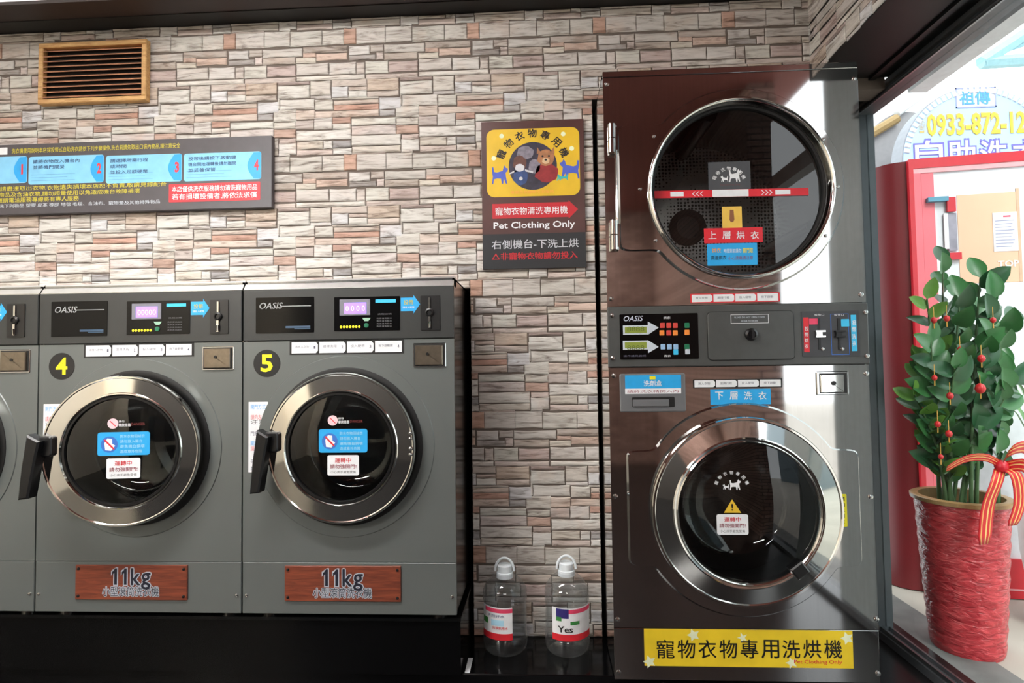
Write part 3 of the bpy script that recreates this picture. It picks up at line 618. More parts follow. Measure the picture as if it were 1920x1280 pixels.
    for k, chh in enumerate('上層烘衣'): txt(UD, P, chh, (1328 + k * 26.5, 433, 1343 + k * 26.5, 448), dy - .001, m_white, .015)
    txt(UD, P, '烘衣', (1335, 465, 1352, 474), dy - .001, mat('orange_print', (240, 170, 70), .5), .01); txt(UD, P, '時間到前請勿', (1357, 466, 1390, 474), dy - .001, m_white); txt(UD, P, '開門取', (1393, 465, 1412, 474), dy - .001, m_yel, .01)
    txt(UD, P, '高溫烘衣', (1333, 479, 1362, 487), dy - .001, mat('navy_ink', (22, 24, 40), .5), .01); txt(UD, P, '小心燙傷請注意', (1365, 480, 1412, 487), dy - .001, mat('dark_red_print', (140, 40, 60), .5))
    def strip(box, edge, red):
        x0, x1, z0, z1_ = rect(P, *box); obj('strip_backing', G().prism(rrect(x0 - .003, x1 + .003, z0 - .003, z1_ + .003, .001), -.0008, 0), edge, R)
        wd = (x1 - x0) / 4
        for k in range(4):
            a, b = x0 + wd * k + .0015, x0 + wd * (k + 1) - .002; zm = (z0 + z1_) / 2; t = (z1_ - z0) * .28
            pts = [(a, z0), (b, z0), (b, z1_), (a, z1_)] if k == 3 else [(a, z0), (b - .006, z0), (b, zm - t), (b, zm + t), (b - .006, z1_), (a, z1_)]
            obj('strip_step', G().prism(pts, -.0014, -.0008), m_white, R)
            obj('lettering', letters(['放入衣物', '選擇行程', '投入硬幣', '按下啟動'][k], a + .012, b - .016, zm - .003, zm + .005, -.0017), mat('grey_ink', (92, 92, 110), .5), R)
    strip((1296, 551, 1460, 565), m_red, 1); strip((1301, 712, 1465, 725), m_ink, 0)
    # control band
    CB = obj('control_band', G().prism(rrect(-hw, hw, z2 + .001, z1 - .001, .004), -.008, .012, .003), mat('graphite_panel', (78, 80, 79), .4, .2), R)
    y = -.008
    sticker('display_panel', CB, P, (1162, 588, 1309, 673), y, m_gloss, .003, .002)
    yy = y - .002
    txt(CB, P, 'OASIS', (1168, 592, 1204, 602), yy - .0004, mat('silver_print2', (186, 190, 204), .4), .01, slant=.25)
    for (ya, yb, up) in ((603, 629, 1), (636, 662, -1)):
        x0, x1, za, zb_ = rect(P, 1168, ya, 1235, yb, yy); h = zb_ - za; xm = x0 + (x1 - x0) * .70
        lo, hi = (za + h * .08, za + h * .74) if up > 0 else (za + h * .26, za + h * .92)
        pts = [(x0, lo), (xm, lo), (xm, za if up < 0 else lo - h * .02), (x1, za + h * (.56 if up > 0 else .44)), (xm, zb_ if up > 0 else hi + h * .02), (xm, hi), (x0, hi)]
        obj('screen_arrow', G().prism(pts, yy - .0006, yy), mat('pale_grey_print', (196, 204, 214), .5), CB)
        obj('screen', G().prism(rrect(x0 + .006, xm - .004, lo + .005, hi - .005, .001), yy - .001, yy - .0006), mat('green_lcd', (128, 142, 60), .3, emit=.12), CB)
        txt(CB, P, '8888', (1176, ya + 9 + (2 if up < 0 else 0), 1208, ya + 18 + (2 if up < 0 else 0)), yy - .0012, mat('lcd_digit', (92, 104, 46), .4))
    br = mat('red_button', (206, 70, 62), .4); bo = mat('orange_button', (236, 140, 60), .4); bb = mat('pale_blue_button', (150, 186, 222), .4); bg_ = mat('green_button', (24, 110, 76), .4)
    for px, py, m_ in ((1242, 610, br), (1254, 610, br), (1266, 610, br), (1241, 624, bo), (1254, 624, br), (1266, 624, bo), (1243, 650, bb), (1255, 650, bb), (1267, 650, bb), (1267, 660, m_cyan), (1288, 610, bg_), (1288, 650, bg_), (1288, 623, bo), (1289, 659, mat('pale_grey_print', (196, 204, 214), .5))):
        q = P(px, py, yy); obj('button', G().prism(rrect(q.x - .0075, q.x + .0075, q.z - .0085, q.z + .0085, .002), yy - .003, yy, .001), m_, CB)
    txt(CB, P, '烘衣', (1244, 593, 1257, 598), yy - .0004, m_white); txt(CB, P, '洗衣', (1245, 665, 1258, 669), yy - .0004, m_white); txt(CB, P, '操作請見說明', (1169, 665, 1211, 669), yy - .0004, mat('grey_ink', (92, 92, 110), .5))
    x0, x1, za, zb_ = rect(P, 1327, 584, 1488, 674, y)
    obj('cover_groove', G().prism(rrect(x0 - .002, x1 + .002, za - .002, zb_ + .002, .014), y - .0006, y), m_ink, CB)
    obj('service_cover', G().prism(rrect(x0, x1, za, zb_, .013, 6), y - .004, y, .0015), mat('graphite_panel', (78, 80, 79), .4, .2), CB)
    x0, x1, za, zb_ = rect(P, 1370, 589, 1441, 606, y - .004); f = .0015
    obj('label_frame', G().box(x0, x1, y - .0046, y - .004, zb_ - f, zb_).box(x0, x1, y - .0046, y - .004, za, za + f).box(x0, x0 + f, y - .0046, y - .004, za, zb_).box(x1 - f, x1, y - .0046, y - .004, za, zb_), m_white, CB)
    txt(CB, P, 'PLEASE DO NOT OPEN COVER', (1377, 593, 1434, 596), y - .0044, mat('pale_grey_print', (196, 204, 214), .5)); txt(CB, P, '非請勿開啟', (1389, 600, 1421, 603), y - .0044, mat('pale_grey_print', (196, 204, 214), .5))
    q = P(1407, 627, y); obj('cover_lock', G().lathe([(.020, y - .004), (.020, y - .012), (.013, y - .016), (.011, y - .014)], q.x, q.z, 24, cap1=True).box(q.x - .004, q.x + .004, y - .026, y - .014, q.z - .013, q.z + .013), m_black, CB, 40)
    sticker('coin_plate', CB, P, (1503, 583, 1611, 668), y, mat('coin_plate_grey', (58, 59, 62), .4), .003, .002)
    sticker('red_label', CB, P, (1507, 595, 1517, 660), yy, m_red, .001); sticker('red_tag', CB, P, (1517, 597, 1535, 608), yy, mat('rose_print', (226, 70, 104), .5), .001); sticker('cyan_tag', CB, P, (1577, 598, 1592, 612), yy, m_cyan, .002); sticker('blue_label', CB, P, (1596, 590, 1606, 658), yy, m_cyan, .001)
    for k, c_ in enumerate('投幣烘衣'): txt(CB, P, c_, (1509, 612 + 11 * k, 1516, 620 + 11 * k), yy - .001, m_white, .01)
    for k, c_ in enumerate('投幣洗衣'): txt(CB, P, c_, (1598, 600 + 13 * k, 1605, 609 + 13 * k), yy - .001, m_white, .01)
    x0, x1, za, zb_ = rect(P, 1558, 588, 1592, 665, yy); f = .0015
    obj('blue_frame', G().box(x0, x1, yy - .0006, yy, zb_ - f, zb_).box(x0, x1, yy - .0006, yy, za, za + f).box(x0, x0 + f, yy - .0006, yy, za, zb_).box(x1 - f, x1, yy - .0006, yy, za, zb_), mat('deep_blue_print', (58, 112, 196), .5), CB)
    for px in (1536, 1573):
        q = P(px, 626, yy)
        obj('coin_slot', G().box(q.x - .0035, q.x + .0035, yy - .002, yy, q.z - .05, q.z + .05), m_black, CB)
        obj('coin_knob', G().box(q.x - .015, q.x + .015, yy - .012, yy, q.z + .006, q.z + .011).box(q.x - .015, q.x + .015, yy - .012, yy, q.z - .011, q.z - .006).box(q.x - .012, q.x + .006, yy - .009, yy, q.z - .006, q.z + .006), m_chrome if px == 1536 else m_black, CB)
        obj('coin_return', G().lathe([(.006, yy), (.005, yy - .004), (.002, yy - .005)], q.x + .008, q.z - .048, 14, cap1=True), m_screw, CB, 40)
        txt(CB, P, '投幣口', (px - 9, 588, px + 9, 592), yy - .0008, m_white)
    for px, py in ((1147, 591), (1148, 671), (1622, 585), (1625, 667)):
        q = P(px, py, y); obj('screw', G().lathe([(.008, y), (.007, y - .004), (.002, y - .0055)], q.x, q.z, 16, cap1=True), m_screw, CB, 50)
    for px, py in ((1138, 157), (1602, 147), (1146, 560), (1614, 552), (1151, 704), (1624, 700), (1154, 930), (1632, 931), (1158, 1161), (1643, 1160), (1160, 1260), (1646, 1262)):
        q = P(px, py); obj('screw', G().lathe([(.008, 0), (.007, -.004), (.002, -.0055)], q.x, q.z, 16, cap1=True), m_screw, R, 50)
    # detergent tray front
    x0, x1, za, zb_ = rect(P, 1162, 700, 1285, 772)
    DT = obj('detergent_tray', G().prism(rrect(x0, x1, za, zb_, .006), -.005, 0, .003), mat('mid_grey_plastic', (104, 106, 108), .45), R)
    x0, x1, za, zb_ = rect(P, 1185, 744, 1265, 763, -.005); obj('tray_grip', G().prism(rrect(x0, x1, za, zb_, .004), -.0056, -.005), m_ink, DT); obj('tray_grip_lip', G().prism(rrect(x0 + .002, x1 - .018, za + .002, zb_ - .008, .002), -.010, -.0056, .002), mat('mid_grey_plastic', (104, 106, 108), .45), DT)
    sticker('blue_label', DT, P, (1172, 703, 1277, 728), -.005, m_blue, .001); sticker('white_label', DT, P, (1172, 728, 1277, 738), -.005, m_white, .001)
    txt(DT, P, '洗劑盒', (1207, 713, 1241, 724), -.006, m_white, .015); sticker('yellow_tag', DT, P, (1218, 705, 1229, 711), -.0058, m_yel, .001); txt(DT, P, '請將洗衣精倒入內', (1176, 731, 1272, 736), -.006, mat('dark_red_print', (140, 40, 60), .5))
    sticker('blue_sticker', R, P, (1332, 729, 1445, 758), 0, m_blue, .001)
    for k, c_ in enumerate('下層洗衣'): txt(R, P, c_, (1341 + 27 * k, 734, 1356 + 27 * k, 749), -.001, m_white, .015)
    x0, x1, za, zb_ = rect(P, 1530, 696, 1590, 740)
    obj('lock_bezel', G().prism(rrect(x0, x1, za, zb_, .003), -.005, 0, .002), m_steel, R); obj('lock_recess', G().prism(rrect(x0 + .008, x1 - .006, za + .006, zb_ - .006, .001), -.0056, -.005), m_ink, R); obj('lock_plate', G().prism(rrect(x0 + .010, x1 - .016, za + .008, zb_ - .010, .001), -.010, -.0056, .002), m_chrome, R)
    obj('keyhole', G().lathe([(.007, -.010), (.007, -.013), (.003, -.013)], (x0 + x1) / 2, (za + zb_) / 2, 16, cap1=True), m_black, R)
    # lower door
    za, zb_ = P(1200, 1060).z, P(1200, 844).z
    LD = obj('washer_door', G().collar(tabs_outline(cl.x, cl.z, .339, [(P(1176, 950).x, za, zb_), (P(1613, 950).x, za, zb_)]), cl.x, cl.z, .287, .008, .006), m_steel, R, 35)
    obj('door_ring', G().lathe([(.284, -.006), (.294, -.012), (.296, -.034), (.293, -.040), (.287, -.040), (.284, -.037), (.234, -.050), (.230, -.054), (.226, -.053), (.224, -.046)], cl.x, cl.z, 96), m_chrome, LD, 20)
    obj('glass_rim', G().lathe([(.226, -.05), (.220, -.056), (.214, -.05), (.212, -.03)], cl.x, cl.z, 80), m_chrome, LD, 60)
    obj('door_glass', G().lathe([(.220, -.05), (.17, -.058), (.10, -.064), (.04, -.066), (.004, -.066)], cl.x, cl.z, 64, cap1=True), m_glassd, LD, 60)
    obj('glass_bowl', G().lathe([(.214, -.03), (.200, .04), (.185, .09), (.165, .11), (.10, .122), (.004, .126)], cl.x, cl.z, 64, cap1=True), clear_mat('bowl_glass', (.7, .72, .71)), LD, 50)
    obj('gasket', G().lathe([(.285, .0), (.26, .01), (.235, .05), (.23, .1)], cl.x, cl.z, 64), m_rubber, R, 60)
    obj('lower_drum', G().lathe([(.23, .1), (.29, .12), (.29, .55), (.26, .57), (.05, .53)], cl.x, cl.z, 64, cap1=True), m_drum, R, 40)
    a = math.radians(-52); ux, uz = math.cos(a), math.sin(a); q = P(1497, 1067, -.05)
    obj('door_latch', G().prism([(q.x + s_ * .022 * (-uz) + t_ * .02 * ux, q.z + s_ * .022 * ux + t_ * .02 * uz) for s_, t_ in ((-1, -1), (1, -1), (1, 1), (-1, 1))], -.066, -.03, .004), m_black, LD)
    dy = -.067
    q = P(1372, 916, dy); lettering(LD, m_white, arc_letters('寵物衣物專用機', q.x, q.z, .050, .011, dy - .0011, 158, 22, .02))
    dg = G()
    for (a_, b_, c_, d_, fl) in ((1368, 898, 1389, 918, 0), (1355, 907, 1367, 917, 1)):
        x0, x1, z0, z1_ = rect(P, a_, b_, c_, d_, dy); dg.prism(dog(x0, x1, z0, z1_, 0, fl), dy - .0013, dy - .0008)
    obj('dog_print', dg, m_white, LD)
    x0, x1, z0, z1_ = rect(P, 1357, 936, 1389, 961, dy); obj('warning_triangle', G().prism([(x0, z0), (x1, z0), ((x0 + x1) / 2, z1_)], dy - .0008, dy), mat('amber_print2', (226, 186, 50), .5), LD)
    txt(LD, P, '!', (1371, 944, 1375, 957), dy - .001, m_ink, .02)
    sticker('white_sticker', LD, P, (1344, 964, 1403, 1002), dy, m_white, .006)
    txt(LD, P, '運轉中', (1358, 969, 1389, 978), dy - .001, m_red, .015); txt(LD, P, '請勿強開門!', (1349, 981, 1398, 989), dy - .001, mat('dark_red_print', (140, 40, 60), .5), .01); txt(LD, P, '小心夾手避免受傷', (1350, 993, 1397, 998), dy - .001, m_ink)
    sticker('yellow_sticker', LD, P, (1566, 926, 1588, 987), -.008, m_yel, .003)
    for k, c_ in enumerate('請由此開啟'): txt(LD, P, c_, (1576, 931 + 10.5 * k, 1584, 939 + 10.5 * k), -.009, m_ink, .01)
    q = P(1571, 957, -.009); obj('red_arrow', G().prism([(q.x - .006, q.z), (q.x + .002, q.z + .008), (q.x + .002, q.z + .004), (q.x + .008, q.z + .004), (q.x + .008, q.z - .004), (q.x + .002, q.z - .004), (q.x + .002, q.z - .008)], -.0094, -.009), m_red, LD)
    # banner
    sticker('yellow_banner', R, P, (1208, 1180, 1599, 1250), 0, banner_mat(), .001, .001)
    for k, c_ in enumerate('寵物衣物專用洗烘機'): txt(R, P, c_, (1231 + 39.3 * k, 1199, 1264.5 + 39.3 * k, 1234), -.0013, m_ink, .012)
    txt(R, P, 'Pet Clothing Only', (1489, 1237, 1579, 1246), -.0013, m_red, .01)
    # flowers on the banner
    q0 = mat('pale_flower_print', (226, 232, 196), .5)
    for px, py, r in ((1300, 1190, 9), (1392, 1195, 7), (1484, 1242, 8), (1588, 1196, 9), (1218, 1240, 9)):
        q = P(px, py); pts = [(q.x + (r + (3 if i % 2 else -3)) / FPX * YF * math.cos(i * PI / 5), q.z + (r + (3 if i % 2 else -3)) / FPX * YF * math.sin(i * PI / 5)) for i in range(10)]
        obj('flower_print', G().prism(pts, -.0011, -.001), q0, R)
    for fx in (-.34, .34):
        for fy in (.07, .68): obj('foot', G().latheZ([(.03, ZPL), (.03, ZPL + .006), (.01, ZPL + .007), (.01, .097)], fx, fy, 20), m_screw, R, 40)
def perf_mat():
    m = bpy.data.materials.new('perforated_steel'); m.use_nodes = True; nt = m.node_tree; b = nt.nodes['Principled BSDF']; L = nt.links.new
    tc = nt.nodes.new('ShaderNodeTexCoord'); v = nt.nodes.new('ShaderNodeTexVoronoi'); v.inputs['Scale'].default_value = 70; v.inputs['Randomness'].default_value = .25
    rp = nt.nodes.new('ShaderNodeValToRGB'); rp.color_ramp.elements[0].position = .3; rp.color_ramp.elements[0].color = (.01, .01, .01, 1); rp.color_ramp.elements[1].position = .4; rp.color_ramp.elements[1].color = (.5, .5, .5, 1)
    L(tc.outputs['Object'], v.inputs['Vector']); L(v.outputs['Distance'], rp.inputs[0]); L(rp.outputs[0], b.inputs['Base Color']); b.inputs['Metallic'].default_value = .8; b.inputs['Roughness'].default_value = .35
    return m
def banner_mat():
    return mat('yellow_banner', (232, 200, 44), .4, 0, .12, 8)
dryer_stack()
# ================================================================== things on the wall
YS = YW - .011
def PW(px, py, dy=0): return onY(px, py, YS + dy) - Vector((0, YS, 0))
# louvred vent
vc = [PW(*p) for p in ((81, 83), (280, 81), (281, 192), (78, 199))]
vx0, vx1, vz0, vz1 = (vc[0].x + vc[3].x) / 2, (vc[1].x + vc[2].x) / 2, (vc[2].z + vc[3].z) / 2, (vc[0].z + vc[1].z) / 2
V = root('wooden_vent', ((vx0 + vx1) / 2, YS, vz0), 'light wooden louvred air vent high on the stone wall', 'air vent')
hx, hz = (vx1 - vx0) / 2, vz1 - vz0; fr = .020
for a in ((-hx, hx, 0, fr), (-hx, hx, hz - fr, hz), (-hx, -hx + fr, fr, hz - fr), (hx - fr, hx, fr, hz - fr)): obj('frame_rail', G().prism(rrect(a[0], a[1], a[2], a[3], .002), -.022, .003, .003), m_woodf, V)
obj('vent_back', G().box(-hx + fr, hx - fr, .0, .003, fr, hz - fr), m_ink, V)
ns = 10
for k in range(ns):
    z = fr + (hz - 2 * fr) * (k + .5) / ns; t = (hz - 2 * fr) / ns
    g = G().add([(x, y, zz) for x in (-hx + fr, hx - fr) for y, zz in ((-.019, z - t * .32), (-.019, z - t * .12), (-.003, z + t * .36), (-.003, z + t * .16))], [(0, 1, 2, 3), (7, 6, 5, 4), (0, 4, 5, 1), (1, 5, 6, 2), (2, 6, 7, 3), (3, 7, 4, 0)])
    obj('slat', g, m_woods, V)
# long instruction board
a, b = PW(515, 257), PW(513, 391); bx1 = (a.x + b.x) / 2; bz0, bz1 = b.z, a.z; bx0 = bx1 - 1.72
B = root('instruction_board', ((bx0 + bx1) / 2, YS, bz0), 'long dark grey instruction board with four blue numbered steps', 'wall sign')
OB = Vector(((bx0 + bx1) / 2, 0, bz0))
def PB(px, py, dy=0): return PW(px, py, dy) - OB
hb = (bx1 - bx0) / 2
obj('board', G().prism(rrect(-hb, hb, 0, bz1 - bz0, .002), -.018, .003, .002), mat('charcoal_board', (70, 66, 70), .4), B)
dy = -.018; pale = mat('pale_blue_card', (128, 196, 232), .45)
cells = [(-230, 295, -95, 345), (-92, 295, 51, 345), (54, 292, 195, 344), (199, 290, 341, 342), (345, 286, 490, 338)]
for k, (x0, y0, x1, y1) in enumerate(cells):
    r = rect(PB, x0, y0, x1, y1, dy); zoff = 0
    if x0 < -300: continue
    obj('step_card', G().prism(rrect(r[0], r[1], r[2], r[3], .010), dy - .001, dy), pale, B)
    w_ = r[1] - r[0]; h = r[3] - r[2]
    pts = [(r[1] - .002, r[2] + .003), (r[1] - .002, r[3] - .003)] + [(r[1] - .03 - .025 * math.sin(PI * t / 8), r[3] - .004 - (h - .008) * t / 8) for t in range(9)]
    obj('step_tab', G().prism(pts, dy - .0015, dy - .001), mat('bright_blue_print', (24, 158, 226), .45), B)
    if k: obj('lettering', letters(str(k), r[1] - (.028 if k > 1 else .024), r[1] - (.010 if k > 1 else .016), r[3] - h * .68, r[3] - h * .30, dy - .0018, .04), mat('crimson_print', (206, 48, 62), .5), B)
    dk = mat('navy_text', (40, 62, 110), .5); lines = [('請將衣物放入', '機台內'), ('請將衣物放入機台內', '並將機門關妥'), ('請選擇所需行程', '或時間', '並投入足額硬幣'), ('投幣後請按下啟動鍵', '機台開始運轉後請勿離開', '並妥善保管')][max(0, k - 1)] if k else ('請先閱讀說明',)
    for j, ln in enumerate(lines):
        wl = min(w_ * .62, len(ln) * .022); za = r[3] - .022 - j * .023
        lettering(B, dk, letters(ln, r[0] + .018, r[0] + .018 + wl, za - .006, za + .009, dy - .0014, .005))
    g = G()
    for j in range(3): g.box(r[0] + .012, r[0] + w_ * (.62 - .1 * (j % 2)), dy - .0014, dy - .001, r[2] + .014 + .012 * j, r[2] + .0152 + .012 * j)
    obj('fine_print', g, mat('fine_print_blue', (92, 150, 196), .5), B)
yt = m_gold
txt(B, PB, '洗衣機使用說明本店採投幣式自助洗衣請依下列步驟操作,洗衣前請先取出口袋內物品,請注意安全', (22, 273, 338, 283), dy - .0004, yt, .005)
txt(B, PB, '洗衣完畢後請盡速取出衣物,衣物遺失損壞本店恕不負責,敬請見諒配合', (-60, 346, 312, 355), dy - .0004, yt, .005)
txt(B, PB, '請勿放入易燃物品及含油衣物,請勿超量使用以免造成機台故障損壞', (-70, 358, 262, 367), dy - .0004, yt, .005)
txt(B, PB, '若有任何問題請電洽服務專線將有專人服務', (-60, 370, 148, 379), dy - .0004, yt, .005)
txt(B, PB, '禁止清洗下列物品 塑膠 皮革 橡膠 地毯 毛毯、含油布、寵物墊及其他特殊物品', (-30, 379, 300, 386), dy - .0004, mat('pale_grey_print', (196, 204, 214), .5))
r = rect(PB, 317, 343, 488, 377, dy); obj('red_box', G().prism(rrect(r[0], r[1], r[2], r[3], .003), dy - .001, dy), m_red, B)
h = r[3] - r[2]
lettering(B, m_white, letters('本店僅供洗衣服務請勿清洗寵物用品', r[0] + .012, r[1] - .012, r[2] + h * .56, r[3] - h * .12, dy - .0014, .012)); lettering(B, m_white, letters('若有損壞設備者,將依法求償', r[0] + .012, r[1] - .012, r[2] + h * .12, r[2] + h * .46, dy - .0014, .012))
sticker('white_tag', B, PB, (-6, 277, 14, 290), dy, m_white, .001)
# pet poster
cs = [PW(*p) for p in ((902, 231), (1093, 223), (1100, 501), (906, 506))]
px0, px1, pz0, pz1 = (cs[0].x + cs[3].x) / 2, (cs[1].x + cs[2].x) / 2, (cs[2].z + cs[3].z) / 2, (cs[0].z + cs[1].z) / 2
K = root('pet_poster', ((px0 + px1) / 2, YS, pz0), 'dark brown poster with yellow pet panel on the stone pillar', 'wall sign')
pw, ph = px1 - px0, pz1 - pz0
U = lambda u: -pw / 2 + u * pw
Wz = lambda v: ph * (1 - v)
obj('poster_board', G().prism(rrect(-pw / 2, pw / 2, 0, ph, .001), -.006, .003, .001), mat('brown_poster', (74, 40, 36), .4, 0, .25, 6), K)
obj('black_panel', G().box(-pw / 2 + .0005, pw / 2 - .0005, -.0066, -.006, .0005, Wz(.765)), mat('black_poster', (26, 28, 32), .4), K)
yp = mat('poster_yellow', (222, 182, 30), .45, 0, .08, 12)
obj('yellow_panel', G().prism(rrect(U(.05), U(.955), Wz(.515), Wz(.055), .03, 6), -.0068, -.006), yp, K)
lettering(K, m_ink, arc_letters('寵物衣物專用機', 0, Wz(.318), pw * .335, .034, -.0076, 156, 24, .03))
cx, cz = 0, Wz(.31)
obj('photo_disc', G().prism(circ(cx, cz, pw * .235, 48), -.0072, -.0068), mat('photo_dark', (44, 40, 58), .4, 0, .4, 40), K)
def blob(x, z, rx, rz, m_, y, name): obj(name, G().prism([(x + rx * math.cos(t * PI / 8) * (1 + .12 * math.sin(t * 2.3)), z + rz * math.sin(t * PI / 8)) for t in range(16)], y - .0003, y), m_, K)
gp, tn, rd, bl = mat('photo_grey', (126, 120, 132), .5, 0, .3, 60), mat('photo_tan', (166, 112, 74), .5, 0, .2, 60), mat('photo_red', (140, 34, 38), .5, 0, .2, 60), mat('photo_blue', (44, 70, 120), .5, 0, .2, 60)
pwht = mat('photo_white', (206, 206, 210), .5)
blob(cx - .028, cz + .052, .032, .026, gp, -.0073, 'dog_head_print'); blob(cx - .05, cz + .012, .026, .03, mat('photo_brown', (96, 58, 48), .5, 0, .3, 60), -.0074, 'dog_body_print'); blob(cx + .006, cz - .002, .022, .028, gp, -.0075, 'fur_print')
blob(cx + .052, cz - .028, .044, .038, rd, -.0075, 'red_coat_print'); blob(cx + .05, cz + .03, .032, .032, tn, -.0077, 'dog_face_print'); blob(cx + .05, cz + .018, .014, .012, mat('photo_cream', (206, 178, 140), .5), -.0079, 'muzzle_print'); blob(cx + .05, cz + .022, .005, .004, m_ink, -.0082, 'nose_print')
blob(cx + .038, cz + .036, .004, .004, m_ink, -.0082, 'eye_print'); blob(cx + .062, cz + .036, .004, .004, m_ink, -.0082, 'eye_print')
for sx in (-1, 1): obj('ear_print', G().prism([(cx + .05 + sx * .018, cz + .05), (cx + .05 + sx * .034, cz + .045), (cx + .05 + sx * .032, cz + .072)], -.0082, -.0079), tn, K)
blob(cx - .048, cz - .04, .028, .034, bl, -.0077, 'blue_coat_print'); blob(cx - .05, cz - .006, .018, .015, pwht, -.008, 'white_face_print'); blob(cx - .046, cz - .048, .007, .007, pwht, -.008, 'dot_print')
obj('arm_print', G().prism([(cx - .09, cz - .03), (cx - .088, cz - .024), (cx - .06, cz - .012), (cx - .06, cz - .02)], -.008, -.0077).prism([(cx - .03, cz - .02), (cx - .03, cz - .012), (cx + .002, cz - .022), (cx, cz - .028)], -.008, -.0077), pwht, K)
db = mat('dog_blue_print', (74, 92, 190), .5)
obj('dog_print', G().prism(dog(U(.10), U(.26), Wz(.425), Wz(.30), 0, False), -.0073, -.0068), db, K); obj('dog_print', G().prism(dog(U(.76), U(.95), Wz(.405), Wz(.27), 0, True), -.0073, -.0068), db, K)
obj('dog_print', G().prism(dog(U(.72), U(.84), Wz(.415), Wz(.37), 0, True), -.0076, -.0073), mat('teal_print', (52, 176, 172), .5), K)
lettering(K, mat('orange_print', (240, 170, 70), .5), letters('專業自助寵物洗衣服務', U(.28), U(.70), Wz(.498), Wz(.474), -.0072, .01)); 
obj('red_arrow', G().prism([(U(.10), Wz(.66)), (U(.84), Wz(.66)), (U(.84), Wz(.672)), (U(.93), Wz(.61)), (U(.84), Wz(.548)), (U(.84), Wz(.56)), (U(.10), Wz(.56))], -.0068, -.006), mat('poster_red', (190, 30, 42), .45), K)
lettering(K, m_white, letters('寵物衣物清洗專用機', U(.13), U(.83), Wz(.638), Wz(.585), -.0072, .008)); lettering(K, m_white, letters('Pet Clothing Only', U(.11), U(.90), Wz(.742), Wz(.684), -.0064, .014))
lettering(K, mat('poster_grey', (196, 198, 204), .5), letters('右側機台-下洗上烘', U(.09), U(.93), Wz(.865), Wz(.805), -.007, .01)); lettering(K, mat('poster_red', (190, 30, 42), .45), letters('△非寵物衣物請勿投入', U(.09), U(.92), Wz(.94), Wz(.89), -.007, .02))
for u, v in ((.2, .1), (.8, .1), (.88, .2), (.12, .25)): blob(U(u), Wz(v), .009, .009, mat('pale_flower_print', (226, 232, 196), .5), -.0070, 'flower_print')
# ================================================================== bottles
def plastic():
    m = bpy.data.materials.new('clear_plastic'); m.use_nodes = True; nt = m.node_tree; b = nt.nodes['Principled BSDF']
    b.inputs['Base Color'].default_value = (.95, .97, .98, 1); b.inputs['Roughness'].default_value = .06; b.inputs['IOR'].default_value = 1.12; b.inputs['Transmission Weight'].default_value = 1
    nz = nt.nodes.new('ShaderNodeTexNoise'); nz.inputs['Scale'].default_value = 18; bp = nt.nodes.new('ShaderNodeBump'); bp.inputs['Strength'].default_value = .3; bp.inputs['Distance'].default_value = .01
    nt.links.new(nz.outputs['Fac'], bp.inputs['Height']); nt.links.new(bp.outputs[0], b.inputs['Normal']); return m
m_pl = clear_mat('bottle_water', (.94, .96, .965), 1.33, .03, .02)
m_shell = clear_mat('bottle_shell', (.96, .97, .98), 1.5, .06, .05, haze=.10)
m_cap = mat('white_cap', (226, 234, 238), .4)
